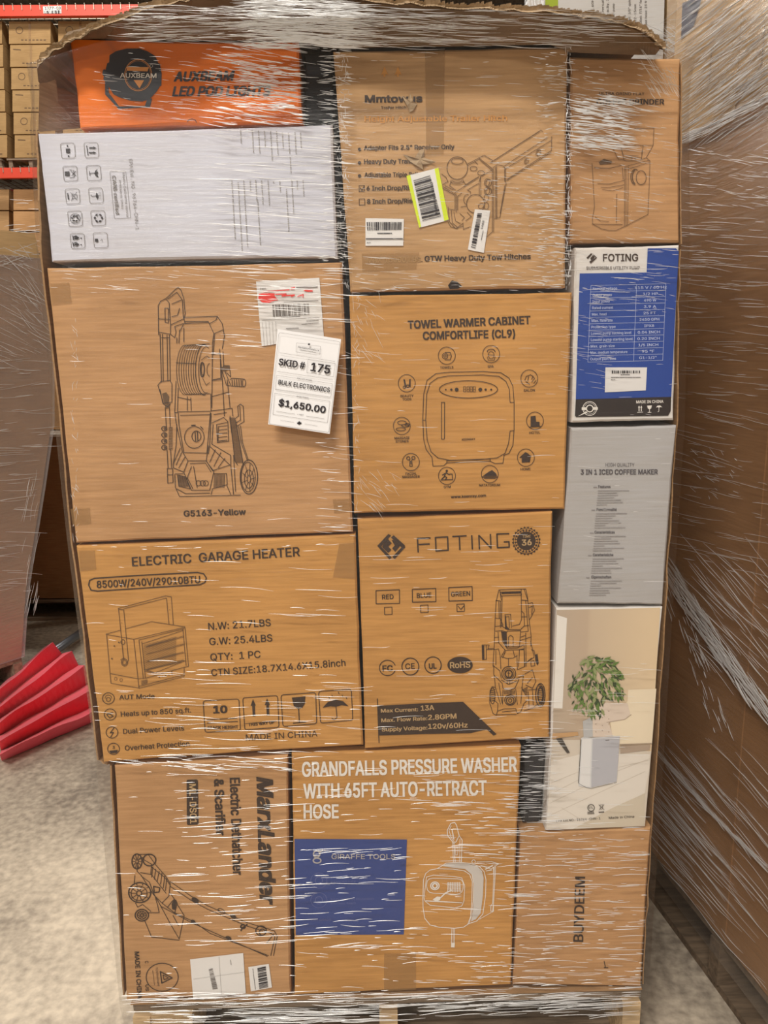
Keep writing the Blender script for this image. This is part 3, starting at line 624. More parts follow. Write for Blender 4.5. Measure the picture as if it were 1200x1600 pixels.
for y in (1050, 1095, 1140, 1185): p.ell(75, y, 18, 16, w=1.2).ell(80, y, 6, w=1).line([(93, y-12), (93, y+12)], .8)
for i in range(5): p.line([(462, 1035+i*26), (525, 1028+i*26)], 1)
p.line([(462, 1035), (460, 1140)], .9)
for i in range(9): p.line([(180+i*7, 1385+i*2), (182+i*8, 1465)], .8)
for i in range(9): p.line([(435+i*9, 1375), (430+i*9, 1470)], .8)
for x in (320, 350, 372): p.ell(x, 1440, 18, 19, w=.9)
p.ell(680, 1395, 62, 122, w=1.3).ell(675, 1395, 50, 105, w=.9).ell(680, 1410, 32, 65, w=1).ell(680, 1410, 12, 25, w=1)
for a in range(0, 360, 40): c, s_ = math.cos(math.radians(a)), math.sin(math.radians(a)); p.line([(680+12*c, 1410+25*s_), (680+48*c, 1400+100*s_)], .8)
p.put(b)
p = Print(INK2, 'printed_hatching', 1).frame(240, 440, 4.571)
for i in range(22): p.line([(108, 1042+i*7.5), (134, 1040+i*7.5)], .9)
for i in range(12): p.line([(540+i*3.5, 970), (585+i*4.5, 1295)], .5)
p.tri_poly([(60, 800), (90, 790), (110, 820), (105, 870), (75, 870)]); p.tri_poly([(80, 880), (120, 870), (110, 900), (85, 905)]); p.tri_poly([(482, 615), (505, 600), (540, 600), (545, 625), (510, 640), (485, 635)]); p.put(b)
# shipping label with red marker
q = [(400, 440), (499, 434), (506, 526), (409, 541)]
s = sticker(b, q, PAPER, 'shipping_label', 2, label='crumpled white shipping label scribbled over in red')
pp = Print(GR, 'printed_text', 1).frame(400, 430, 6.157)
pp.text('FBA', (42, 140), (98, 136), 3.2, .02).line([(30, 155), (590, 120)], .5).line([(270, 258), (598, 243)], .9).line([(60, 432), (610, 408)], .5)
pp.bars([(155, 285), (505, 270), (512, 380), (165, 398)], 32, 11); pp.fine((245, 402), (425, 396), .9, 1, (1, 3), (.5, 1)); pp.fine((485, 440), (600, 432), .9, 2, (1, 3), (.5, 1)); pp.fine((440, 472), (600, 458), .9, 3, (1, 3), (.5, 1)); pp.fine((290, 512), (410, 508), 1, 4, (2, 4), (.5, 1)); pp.fine((390, 118), (590, 108), 1.6, 5, (2, 4), (.5, 1))
for i in range(5): pp.line([(60+i*32, 445), (80+i*30, 690)], .3)
pp.put(s)
pp = Print(PINKR, 'red_scribble', 2).frame(400, 430, 6.157); pp.tri_poly([(28, 180), (90, 170), (180, 175), (178, 200), (215, 240), (180, 245), (120, 268), (60, 262), (22, 225)])
pp.tri_poly([(455, 150), (480, 135), (545, 140), (545, 158), (500, 160)]).tri_poly([(330, 118), (375, 110), (370, 138), (335, 140)]).line([(190, 185), (290, 180), (250, 200), (370, 190), (340, 205)], 1.8).line([(400, 205), (455, 185), (450, 210)], 1.5).line([(70, 158), (320, 140)], 1.2); pp.put(s)

# ================= heater box
b = B['heater']
F = (100, 830, 2.5)
p = Print(INK, 'printed_text', 1).frame(*F)
p.text('ELECTRIC  GARAGE HEATER', (266, 137), (922, 97), 14, .028).text('8500W/240V/29010BTU', (128, 222), (532, 202), 11, .028)
p.text('N.W: 21.7LBS', (564, 386), (808, 370), 11, .015).text('G.W: 25.4LBS', (568, 445), (814, 430), 11, .015).text('QTY:  1 PC', (572, 506), (768, 494), 11, .015).text('CTN SIZE:18.7X14.6X15.8inch', (576, 566), (1100, 526), 10.5, .015)
p.text('AUT Mode', (216, 658), (354, 653), 7.2, .015).text('Heats up to 850 sq.ft.', (222, 724), (496, 708), 7.6, .015).text('Dual Power Levels', (231, 792), (469, 778), 7.8, .015).text('Overheat Protection', (238, 857), (490, 839), 7.8, .015)
p.text('10', (583, 711), (638, 709), 11, .07).text('STACK HEIGHT', (560, 775), (680, 770), 4.6, .05).text('THIS WAY UP', (720, 762), (822, 752), 4.6, .05).text('MADE IN CHINA', (711, 818), (990, 802), 9.5, .005)
p.put(b)
p = Print(INK, 'printed_symbols', 1).frame(*F)
a = [(96, 210), (100, 192), (118, 184), (300, 172), (520, 161), (545, 166), (556, 183), (550, 200), (530, 209), (330, 221), (130, 234), (105, 230)]; p.line(a, 1.8, True)
for q in ([(543, 663), (683, 655), (689, 778), (551, 786)], [(698, 651), (834, 642), (840, 766), (706, 776)], [(847, 640), (983, 630), (987, 752), (855, 763)], [(994, 626), (1122, 617), (1128, 738), (1002, 750)]): p.rrect(q, 10, 1.1)
p.line([(558, 737), (676, 730)], 1.2).line([(558, 750), (678, 743)], 1.2).line([(708, 752), (830, 742)], .8)
for x, y in ((740, 690), (795, 687)): p.poly([(x-5, y-10), (x+5, y-10), (x+7, y+32), (x-3, y+33)]).poly([(x-11, y-8), (x-2, y-34), (x+9, y-9)])
p.tri_poly([(890, 650), (943, 645), (940, 675), (930, 690), (912, 693), (897, 682)]).line([(916, 690), (919, 745)], 1.4).line([(895, 750), (945, 745)], 1.4)
p.tri_poly([(1010, 690), (1030, 668), (1060, 658), (1090, 664), (1112, 684), (1085, 680), (1062, 686), (1040, 684)]).line([(1062, 680), (1066, 728), (1055, 737), (1046, 730)], 1.1)
for x, y in ((1050, 648), (1075, 636), (1090, 648), (1105, 655), (1038, 655)): p.line([(x, y), (x-4, y-8)], 1)
for i, (x, y) in enumerate(((173, 653), (180, 716), (187, 786), (193, 850))): p.ell(x, y, 23, 22, w=1)
p.ell(173, 657, 8, w=.9).ell(173, 653, 13, w=.8, a0=180, a1=360).line([(170, 710), (192, 722), (178, 730), (166, 716), (190, 708)], 1.1).line([(195, 768), (180, 788), (193, 786), (182, 804)], 1.2).text('3', (189, 850), (198, 850), 4.5, .03)
p.poly([(176, 858), (210, 854), (206, 866), (182, 868)]); p.put(b)
p = Print(INK2, 'printed_drawing', 1).frame(160, 920, 8)
p.lines([[(195, 245), (790, 88), (860, 100), (885, 450)], [(200, 255), (265, 262), (325, 900)], [(265, 250), (800, 115)], [(200, 250), (240, 640), (265, 890)], [(800, 120), (830, 440)], [(45, 565), (225, 518)], [(290, 500), (615, 410), (1030, 475), (1075, 970), (1010, 985)], [(45, 570), (390, 630), (1030, 480)], [(455, 640), (1020, 500)], [(50, 570), (105, 1180), (455, 1240)], [(390, 630), (455, 1240)], [(455, 640), (510, 1125)], [(490, 660), (535, 1110)], [(490, 690), (1010, 520)], [(1005, 500), (1045, 960)],
  [(105, 1060), (445, 1125), (545, 1115), (1040, 975)], [(455, 1245), (1020, 1095), (1020, 990)], [(455, 1220), (1010, 1075)], [(525, 1010), (660, 1050), (1030, 900)], [(525, 1030), (640, 1050)], [(865, 1030), (870, 1080)], [(225, 890), (270, 860)], [(245, 700), (262, 880)]], .85)
for i in range(5):
    y = 725+i*96 if i < 4 else 1020; p.line([(545, y), (1020, y-125+i*3)], .8).line([(560, y-12), (1010, y-135+i*3)], .6)
for i in range(28): y = 705+i*11.5; p.line([(512, y), (920, y-105)], .45)
for x, y, r in ((205, 670, 10), (148, 715, 10), (118, 873, 11), (840, 262, 5), (240, 425, 5)): p.ell(x, y, r, fill=True, n=8)
p.ell(255, 665, 25, 30, w=1).ell(275, 920, 38, 45, w=1).ell(275, 920, 24, 30, w=.8).ell(165, 1125, 16, 20, w=.6).ell(232, 1138, 16, 20, w=.6)
for x in (710, 750, 790, 830): p.ell(x, 1105-(x-710)*.25, 8, fill=True, n=8)
for i in range(6): p.line([(485, 1150+i*10), (560, 1135+i*9)], .6)
p.put(b)

# ================= FOTING power washer box
b = B['foting']
F = (540, 790, 3.333)
p = Print(INK, 'printed_text', 1).frame(*F)
# squared wordmark
wl = lambda L: p.lines(L, 2.2)
wl([[(378, 242), (374, 171), (440, 168)], [(376, 203), (436, 200)], [(468, 166), (531, 163), (534, 232), (471, 236), (468, 166)], [(558, 161), (628, 157)], [(592, 160), (595, 229)], [(657, 156), (660, 226)], [(697, 226), (694, 155), (757, 221), (754, 150)], [(850, 146), (788, 148), (791, 219), (852, 216), (851, 188), (826, 189)]])
p.text('RED', (190, 489), (250, 486), 7.2, .03).text('BLUE', (371, 481), (447, 477), 7.2, .03).text('GREEN', (549, 474), (649, 469), 7.2, .03)
p.put(b)
p = Print(INK, 'printed_symbols', 1).frame(*F)
for q in ([(158, 443), (280, 438), (281, 509), (159, 512)], [(347, 436), (469, 431), (470, 500), (348, 503)], [(537, 427), (659, 421), (660, 494), (538, 497)]): p.line(q, 1.2, True)
for x, y in ((202, 530), (390, 519), (579, 514)): p.line([(x, y), (x+39, y-2), (x+40, y+36), (x+1, y+38)], 1, True)
p.line([(586, 524), (600, 541), (618, 520)], 1.1)
# emblem: interlocking diamond
p.tri_poly([(165, 210), (222, 148), (236, 155), (185, 213), (240, 270), (228, 280)]); p.tri_poly([(240, 145), (310, 208), (296, 222), (236, 165), (250, 155)]); p.tri_poly([(312, 215), (255, 278), (243, 268), (298, 210)])
p.tri_poly([(205, 190), (222, 175), (240, 195), (222, 212), (238, 230), (222, 246), (190, 215)]); p.tri_poly([(240, 180), (262, 178), (285, 208), (258, 240), (242, 222), (256, 208)])
# 36 badge
pts = []
for i in range(48): r = 76 if i % 2 else 66; t = i*math.pi/24; pts.append((941+r*math.cos(t), 184+r*math.sin(t)))
p.tri_poly(pts)
# rating ovals
p.ell(218, 845, 42, 40, w=1.2, a0=20, a1=340).ell(337, 838, 44, w=1.5).ell(455, 831, 43, w=1.5).ell(596, 830, 66, 43, fill=True)
p.text('FC', (192, 862), (246, 860), 8.5, .05).text('CE', (311, 852), (361, 849), 8.6, .02).text('UL', (434, 850), (474, 848), 8.2, .06)
p.line([(165, 1006), (174, 1235)], 1.3); p.tri_poly([(168, 1043), (400, 1030), (612, 1022), (786, 1190), (770, 1198), (735, 1165), (650, 1185), (400, 1190), (173, 1197)]); p.put(b)
p = Print(K['kraft2'], 'printed_emblem', 2).frame(*F); p.ell(941, 184, 57, w=4.6); p.put(b)
p = Print(INK, 'printed_ring', 3).frame(*F); p.ell(941, 184, 58, w=.8)
for i in range(22):
    t = math.radians(i*16.4+8); c, s_ = math.cos(t), math.sin(t); p.line([(941+52*c, 184+52*s_), (941+60*c, 184+60*s_)], 2)
p.put(b)
p = Print(plain('bare_board_lettering', (.50, .33, .16), .6), 'printed_text', 3).frame(*F)
p.text('36', (918, 208), (970, 205), 9, .06).text('TIME', (922, 168), (964, 166), 4, .03).text('RoHS', (544, 847), (650, 843), 9.2, .04)
p.text('Max Current:', (184, 1078), (378, 1070), 5.4, .045).text('13A', (392, 1068), (462, 1064), 7.6, .045).text('Max. Flow Rate:', (186, 1128), (426, 1117), 5.6, .045).text('2.8GPM', (430, 1116), (578, 1108), 7.6, .045).text('Supply Voltage:', (189, 1176), (426, 1166), 5.8, .045).text('120v/60Hz', (430, 1163), (636, 1155), 7.6, .045)
p.put(b)
p = Print(INK, 'printed_drawing', 1).frame(740, 910, 7.615)
p.lines([[(270, 220), (300, 90), (450, 82), (620, 78), (645, 190), (650, 340), (665, 480), (685, 640), (680, 760)], [(310, 90), (330, 210)], [(320, 115), (565, 108), (570, 150), (325, 160), (320, 115)], [(340, 165), (330, 520)], [(265, 215), (325, 222)], [(565, 80), (570, 440), (545, 500), (460, 520)], [(600, 80), (640, 200)], [(570, 210), (640, 215)], [(268, 220), (250, 560), (245, 760), (230, 1000)], [(320, 225), (320, 540)], [(300, 230), (305, 430)], [(260, 425), (320, 430)], [(575, 345), (600, 370), (605, 520)], [(620, 220), (650, 580)], [(575, 410), (635, 410)],
  [(370, 385), (440, 378), (450, 540)], [(375, 390), (380, 540)], [(390, 410), (420, 405), (425, 540)], [(320, 430), (350, 510), (330, 525)], [(255, 525), (330, 515), (400, 560), (560, 560), (600, 520), (660, 510)], [(260, 580), (340, 575), (400, 590)], [(400, 580), (560, 575), (545, 760), (400, 770)], [(390, 590), (395, 770)], [(415, 770), (415, 650), (440, 628), (470, 650), (470, 760)], [(565, 590), (650, 580)], [(330, 580), (345, 700), (400, 790), (520, 780), (600, 740)], [(290, 590), (300, 720), (380, 810), (540, 800), (600, 790)], [(250, 655), (300, 650)], [(255, 720), (300, 715)], [(560, 650), (620, 630)], [(555, 690), (680, 650)], [(600, 740), (610, 1000)], [(620, 600), (625, 1000)],
  [(370, 810), (330, 880)], [(380, 820), (345, 895)], [(470, 810), (490, 890)], [(330, 885), (400, 905), (470, 900), (520, 870)], [(315, 870), (325, 1030)], [(245, 800), (300, 790)], [(265, 810), (265, 980)], [(300, 800), (320, 900)], [(515, 880), (520, 1030)], [(545, 800), (535, 1000)], [(545, 800), (600, 800), (605, 1000)], [(415, 905), (415, 990)], [(235, 990), (310, 1050), (330, 1140)], [(240, 1000), (240, 1100), (340, 1200)], [(500, 1150), (600, 1100)], [(520, 1040), (610, 1000)], [(620, 960), (720, 890), (680, 700)],
  [(330, 1160), (420, 1215), (510, 1170)], [(340, 1200), (350, 1260), (430, 1280), (490, 1260), (540, 1150)], [(400, 1160), (400, 1210)], [(430, 1160), (430, 1210)], [(245, 1110), (260, 1250), (320, 1450)], [(300, 1200), (340, 1440)], [(350, 1280), (345, 1450)], [(500, 1270), (520, 1450)], [(590, 1110), (560, 1440)], [(570, 1250), (600, 1300)], [(220, 1240), (195, 1290), (190, 1430), (230, 1560), (270, 1580), (285, 1530), (290, 1440), (240, 1400)], [(220, 1240), (260, 1250)], [(290, 1530), (360, 1505), (500, 1500), (520, 1560), (560, 1540), (600, 1440), (640, 1400)], [(340, 1540), (500, 1525)], [(270, 1575), (510, 1570)], [(600, 1525), (700, 1500), (760, 1450)],
  [(610, 1090), (700, 1040), (740, 1180), (700, 1260), (620, 1220)], [(640, 1200), (700, 1130)], [(700, 1270), (710, 1460)], [(650, 1300), (660, 1480)], [(760, 1270), (650, 1280)], [(650, 250), (700, 240), (725, 330), (680, 420), (665, 440)], [(660, 300), (700, 280), (690, 380)], [(155, 745), (185, 745), (170, 790), (235, 785)], [(150, 800), (240, 795)], [(100, 745), (150, 745), (152, 915), (105, 920), (100, 745)], [(685, 800), (720, 810), (730, 870)], [(620, 960), (690, 900)], [(680, 940), (720, 930), (730, 990), (685, 1000), (680, 940)]], .9)
p.ell(418, 1085, 82, 85, w=1.2).ell(418, 1085, 62, 64, w=.8).ell(418, 1088, 42, 44, w=2).line([(400, 1080), (435, 1080)], 1).line([(415, 1060), (415, 1120)], 1)
p.ell(435, 1400, 65, 62, w=1.2).ell(435, 1405, 45, 44, w=1.4).ell(435, 1405, 20, w=1)
p.ell(795, 1340, 55, 138, w=1.3).ell(785, 1340, 48, 125, w=1.2).ell(795, 1340, 30, 90, w=2).ell(225, 1350, 30, 95, w=1)
for i in range(9): p.line([(775, 1235+i*26), (842, 1245+i*24)], 1)
for i in range(6): p.line([(580+i*8, 1280+i*14), (640, 1250+i*20)], 1).line([(205, 1290+i*24), (255, 1275+i*26)], 1)
p.put(b)
p = Print(INK2, 'printed_shading', 1).frame(740, 910, 7.615); p.mat = INK
p.poly([(330, 118), (560, 110), (562, 130), (332, 138)]).tri_poly([(335, 585), (385, 590), (390, 770), (350, 690)]).poly([(102, 750), (125, 750), (128, 915), (106, 918)]).tri_poly([(730, 860), (760, 850), (775, 960), (760, 990), (735, 940)]).tri_poly([(370, 400), (385, 400), (395, 520), (430, 560), (375, 555)])
for i in range(9): p.line([(365+i*15, 1285), (368+i*14, 1330)], .9)
p.put(b)

# ================= coffee maker box
b = B['coffee']
F = (860, 370, 2.712)
DG = plain('dark_grey_ink', (.10, .09, .10), .6)
p = Print(DG, 'printed_text', 1).frame(*F)
p.text('HIGH QUALITY', (234, 974), (356, 974), 5.6, .005).text('3 IN 1 ICED COFFEE MAKER', (128, 1007), (455, 1006), 7.6, .05)
for t, x0, x1, y in (('Features', 203, 255, 1064), ('Fonctionnalité', 196, 281, 1161), ('Características', 187, 273, 1257), ('Caratteristiche', 180, 267, 1353), ('Eigenschaften', 174, 258, 1447)): p.text(t, (x0, y), (x1, y), 4.0, .045)
p.put(b)
p = Print(plain('mid_grey_ink', (.30, .28, .28), .6), 'printed_small_text', 1).frame(*F)
for j, (x, y, n) in enumerate(((203, 1076, 7), (194, 1173, 7), (188, 1270, 7), (180, 1365, 7), (172, 1459, 7))):
    p.fine((x-20, y-15), (x-6, y-15), 1.2, j, (1, 2), (.5, 1))
    for i in range(n): p.fine((x-i*1.2, y+i*10), (x-i*1.2+[130, 80, 85, 70, 100, 110, 45][(i+j) % 7 if i else 0], y+i*10-1), 1.0, j*10+i, (1.5, 4), (.4, 1))
p.put(b)

# ================= plant picture box (flat printed picture)
b = B['purifier']
F = (850, 940, 4.444)
def flat(col, name): return plain(name, col, .45)
def grad_mat(name, stops):
    m, nt, bs = newmat(name); L = nt.links.new; tc = N(nt, 'ShaderNodeTexCoord'); sp = N(nt, 'ShaderNodeSeparateXYZ'); L(tc.outputs['Generated'], sp.inputs[0])
    cr = N(nt, 'ShaderNodeValToRGB'); L(sp.outputs['X'], cr.inputs[0]); e = cr.color_ramp.elements
    e[0].position = stops[0][0]; e[0].color = (*stops[0][1], 1); e[1].position = stops[-1][0]; e[1].color = (*stops[-1][1], 1)
    for t, c in stops[1:-1]: k = e.new(t); k.color = (*c, 1)
    L(cr.outputs[0], bs.inputs['Base Color']); bs.inputs['Roughness'].default_value = .4; return m
p = Print(grad_mat('picture_wall', [(0, (.52, .42, .32)), (.3, (.56, .43, .31)), (.34, (.62, .49, .35)), (1, (.78, .61, .40))]), 'printed_picture', 1).frame(*F); p.poly([(88, 58), (808, 42), (745, 1050), (60, 1050), (65, 700)]); p.put(b)
p = Print(flat((.70, .62, .52), 'picture_floor'), 'printed_picture', 2).frame(*F); p.poly([(58, 960), (250, 960), (250, 1000), (745, 1040), (700, 1560), (15, 1585)]); p.put(b)
p = Print(flat((.80, .74, .66), 'picture_pale_floor'), 'printed_picture', 3).frame(*F); p.tri_poly([(50, 1110), (250, 1060), (735, 1060), (730, 1160), (700, 1330), (200, 1580), (15, 1585)]); p.put(b)
p = Print(flat((.86, .82, .76), 'picture_window'), 'printed_picture', 2).frame(*F); p.poly([(90, 92), (160, 115), (128, 742), (65, 740), (75, 500)]); p.put(b)
p = Print(flat((.86, .74, .55), 'picture_sofa'), 'printed_picture', 3).frame(*F); p.poly([(590, 640), (775, 630), (770, 700), (580, 710)]).tri_poly([(585, 612), (780, 605), (750, 985), (530, 990), (530, 935), (480, 830), (580, 690)]).tri_poly([(460, 830), (750, 790), (740, 985), (480, 990)]); p.put(b)
p = Print(flat((.74, .62, .52), 'picture_cushion'), 'printed_picture', 4).frame(*F); p.tri_poly([(340, 740), (400, 725), (430, 700), (580, 705), (600, 780), (560, 820), (450, 840), (480, 940), (335, 940)]); p.put(b)
p = Print(flat((.44, .34, .26), 'picture_cushion_shade'), 'printed_picture', 5).frame(*F); p.line([(435, 838), (560, 818), (606, 785)], .8).line([(530, 992), (745, 985)], 1.5).tri_poly([(530, 1000), (740, 995), (735, 1030), (530, 1055)])
for i in range(12): p.ell(360+(i % 3)*45, 760+(i//3)*45+(i % 2)*10, 4, fill=True, n=6)
p.put(b)
p = Print(flat((.52, .52, .52), 'picture_vase'), 'printed_picture', 4).frame(*F); p.poly([(270, 830), (335, 800), (340, 940), (275, 945)]); p.put(b)
p = Print(flat((.70, .70, .71), 'picture_appliance'), 'printed_picture', 6).frame(*F); p.tri_poly([(258, 948), (270, 942), (330, 945), (320, 1295), (240, 1280), (240, 1255)]).poly([(330, 945), (527, 932), (505, 1252), (320, 1295)]); p.put(b)
p = Print(flat((.50, .50, .54), 'picture_appliance_side'), 'printed_picture', 7).frame(*F); p.poly([(338, 955), (527, 936), (505, 1250), (328, 1290)]); p.put(b)
p = Print(flat((.80, .79, .78), 'picture_appliance_light'), 'printed_picture', 7).frame(*F); p.poly([(266, 952), (330, 950), (320, 1288), (248, 1275)]); p.put(b)
p = Print(flat((.07, .06, .05), 'picture_dark'), 'printed_picture', 7).frame(*F); p.line([(257, 960), (240, 1258)], 1.1).line([(240, 1262), (290, 1290), (330, 1298), (505, 1256)], .5).poly([(82, 950), (125, 948), (180, 1050), (160, 1053)]).line([(428, 964), (452, 961)], 1)
p.text('EPA Est.NO.: 96764-CHN-1', (85, 1532), (392, 1512), 3.4, .02).text('Made in China', (450, 1510), (627, 1500), 3.6, .02).ell(327, 1432, 23, w=1.1).text('ETL', (312, 1440), (342, 1438), 3.4, .03)
p.lines([[(380, 1410), (418, 1445)], [(418, 1408), (382, 1446)], [(390, 1412), (410, 1411), (406, 1440), (392, 1441), (390, 1412)]], .6).line([(382, 1463), (416, 1461)], 1.6).fine((303, 1463), (348, 1461), 1.2, 3, (1, 2), (.5, 1)).fine((303, 1473), (348, 1471), 1.2, 4, (1, 2), (.5, 1)); p.put(b)
p = Print(flat((.60, .36, .17), 'picture_wood_table'), 'printed_picture', 6).frame(*F); p.tri_poly([(60, 915), (235, 905), (240, 930), (150, 940), (55, 955)]); p.put(b)
p = Print(flat((.60, .53, .45), 'picture_floor_joint'), 'printed_picture', 4).frame(*F)
p.lines([[(40, 1400), (500, 1180), (735, 1090)], [(50, 1480), (700, 1180)], [(60, 1330), (245, 1235)], [(520, 1150), (735, 1100)], [(120, 1430), (330, 1560)], [(50, 1260), (245, 1180)]], .5); p.put(b)
p = Print(flat((.66, .58, .46), 'picture_rug'), 'printed_picture', 4).frame(*F); p.tri_poly([(703, 1330), (695, 1555), (200, 1580), (480, 1430)]); p.put(b)
leafs = {c: Print(flat(col, 'picture_leaf_%s' % c), 'printed_picture', 7) for c, col in (('deep', (.045, .075, .025)), ('mid', (.13, .22, .05)), ('pale', (.30, .34, .15)))}
rnd = random.Random(5)
for c in leafs: leafs[c].frame(*F)
for i in range(230):
    while 1:
        x, y = rnd.uniform(175, 590), rnd.uniform(380, 850)
        cx, cy = 365, 590
        if ((x-cx)/200)**2+((y-cy)/215)**2 < 1 and not (x > 420 and y > 690) and not (x < 260 and y < 420): break
    c = rnd.choice(('deep', 'deep', 'mid', 'mid', 'pale')); l = rnd.uniform(18, 36); a = math.atan2(y-480, x-cx)*.6+rnd.uniform(-.8, .8)+.5; ca, sa = math.cos(a), math.sin(a)
    P = [(x-l*ca, y-l*sa), (x-l*.2*ca-l*.36*sa, y-l*.2*sa+l*.36*ca), (x+l*ca, y+l*sa), (x-l*.2*ca+l*.36*sa, y-l*.2*sa-l*.36*ca)]
    leafs[c].layer = {'deep': 5, 'mid': 6, 'pale': 7}[c]; leafs[c].poly(P)
for c in leafs: leafs[c].put(b)

# ================= scarifier box
b = B['scarifier']
F = (150, 1160, 3.4286)
p = Print(INK, 'printed_text', 1).frame(*F)
p.text('MarxLander', (862, 185), (880, 860), 24, .07, .2).text('Electric Dethatcher', (717, 190), (735, 712), 15, .05).text('& Scarifier', (633, 197), (645, 500), 14, .055).text('MADE IN CHINA', (206, 1122), (222, 1375), 7, .04)
p.text('C', (262, 1172), (263, 1184), 5, .02).text('US', (264, 1298), (266, 1332), 5, .02); p.rrect([(485, 200), (545, 198), (549, 440), (487, 443)], 9, fill=True); p.put(b)
p = Print(plain('bare_board_lettering_2', (.5, .33, .16), .6), 'printed_text', 3).frame(*F); p.text('ML-DS01', (500, 222), (505, 435), 10, .04); p.put(b)
p = Print(INK, 'printed_symbols', 1).frame(*F)
p.ell(354, 1258, 86, 75, w=1.2).line([(303, 1222), (313, 1300)], .5).line([(344, 1228), (352, 1290), (408, 1262), (344, 1228)], 1.6).line([(358, 1245), (364, 1272), (388, 1262), (358, 1245)], 1.1).text('TÜVRheinland', (318, 1206), (330, 1306), 3.2, .01); p.put(b)
p = Print(INK, 'printed_drawing', 1).frame(190, 1320, 4.615)
p.ell(130, 345, 80, 72, w=1.8).ell(125, 350, 58, 52, w=1.1).ell(125, 350, 18, w=1.4).ell(110, 120, 36, 54, w=1.8).ell(200, 110, 46, 42, w=1.8).ell(145, 508, 48, 42, w=1.8).ell(145, 508, 33, 29, w=1.2)
for a in range(0, 360, 36):
    c, s_ = math.cos(math.radians(a)), math.sin(math.radians(a)); p.line([(125+18*c, 350+18*s_), (125+57*c, 350+52*s_)], 1).line([(145+8*c, 508+8*s_), (145+33*c, 508+30*s_)], 1.1).line([(110+8*c, 120+10*s_), (110+34*c, 120+50*s_)], 1).line([(130+62*c, 345+56*s_), (130+78*c, 345+70*s_)], 1)
p.lines([[(130, 70), (190, 68), (245, 145), (320, 230), (350, 280), (340, 370), (290, 420), (230, 360), (140, 220), (110, 190), (120, 110), (155, 90)], [(155, 105), (215, 140), (210, 215)], [(135, 200), (215, 215), (250, 260), (320, 350)], [(225, 160), (215, 235)], [(245, 175), (235, 250)], [(270, 190), (255, 265)], [(290, 205), (280, 285)], [(310, 225), (300, 310)], [(325, 240), (315, 330)], [(215, 160), (310, 235), (345, 285)], [(95, 220), (90, 280)], [(140, 225), (200, 270), (230, 350), (275, 430)],
  [(240, 370), (260, 440), (270, 490), (180, 490)], [(100, 420), (115, 450), (150, 430), (210, 480)], [(275, 430), (345, 560), (415, 680), (450, 510), (395, 420)], [(165, 545), (215, 665), (415, 688)], [(290, 420), (380, 490), (520, 555), (640, 640), (1060, 800)], [(285, 445), (500, 560), (1050, 805)], [(350, 265), (500, 370), (620, 440), (900, 560), (1100, 620), (1122, 660), (1095, 800)], [(350, 300), (500, 400), (620, 465), (900, 585), (1080, 640), (1105, 665), (1075, 800)], [(350, 350), (400, 420), (380, 500)], [(330, 450), (370, 400)], [(410, 585), (370, 510)], [(1100, 640), (1045, 710)]], 1)
p.tri_poly([(360, 430), (375, 390), (395, 400), (385, 470), (365, 465)]).ell(530, 400, 28, 18, fill=True, rot=30).ell(515, 555, 18, 13, fill=True, rot=30).ell(805, 518, 24, 14, fill=True, rot=25).ell(770, 672, 22, 12, fill=True, rot=20).ell(720, 478, 28, 14, w=1, rot=30)
p.ell(875, 590, 16, 14, w=2).line([(860, 620), (870, 600), (905, 575)], 2).ell(1005, 620, 38, 34, w=1.6).ell(1015, 630, 22, w=1.4).line([(230, 300), (275, 310), (270, 340), (235, 345)], 1.6, True); p.put(b)
q = [(297, 1499), (380, 1489), (384, 1552), (302, 1562)]
s = sticker(b, q, PAPER, 'shipping_label', 2, label='plain white square shipping label'); pp = Print(GR, 'printed_text', 1); pp.bars([(326, 1515), (332, 1546), (340, 1545), (332, 1513)], 22, 13); pp.line([(342, 1495), (346, 1555)], .3).line([(302, 1530), (382, 1519)], .3).fine((360, 1500), (361, 1508), .8, 3, (1, 2), (.5, 1)); pp.put(s)
q = [(388, 1511), (420, 1506), (425, 1543), (392, 1549)]
s = sticker(b, q, PAPER, 'barcode_label', 2); pp = Print(BLK, 'barcode', 1); pp.bars([(400, 1513), (417, 1510), (419, 1543), (404, 1546)][::-1][0:0] or [(402, 1513), (405, 1546), (419, 1543), (415, 1510)], 20, 17); pp.fine((395, 1514), (399, 1546), .7, 3, (1, 2), (.5, 1)); pp.put(s)

# ================= hose reel box
b = B['giraffe']
F = (430, 1150, 2.857)
p = Print(WINK, 'printed_text', 1).frame(*F)
p.text('GRANDFALLS PRESSURE WASHER', (120, 181), (1080, 158), 22, .05).text('WITH 65FT AUTO-RETRACT', (126, 278), (945, 262), 22, .05).text('HOSE', (127, 368), (284, 366), 21, .05); p.put(b)
p = Print(NAVY, 'printed_panel', 1).frame(*F); p.poly([(86, 460), (588, 462), (574, 886), (92, 889)]); p.put(b)
LG = plain('pale_grey_ink', (.45, .42, .42), .6)
p = Print(LG, 'printed_text', 2).frame(*F); p.text('GiRAFFE TOOLS', (251, 549), (537, 549), 7.5, .025).ell(185, 527, 14, w=2.2).ell(187, 556, 17, 11, w=2).line([(200, 518), (212, 510)], 2).line([(175, 540), (195, 547)], 2).ell(222, 512, 3, fill=True, n=6); p.put(b)
p = Print(plain('faint_panel_ink', (.13, .15, .35), .6), 'printed_small_text', 2).frame(*F)
for y in (645, 733): p.ell(195, y, 36, 34, w=.7).ell(195, y, 16, w=1)
p.text('EASY TO USE', (250, 660), (360, 658), 4, .01).text('360 Swivel Rotation', (245, 734), (440, 731), 3.4, .01).text('Effortless Reach', (248, 752), (360, 750), 3.4, .01).text('PRO GRADE', (160, 826), (250, 825), 3.4, .01); p.put(b)
p = Print(WINK, 'printed_drawing', 1).frame(650, 1270, 7.273)
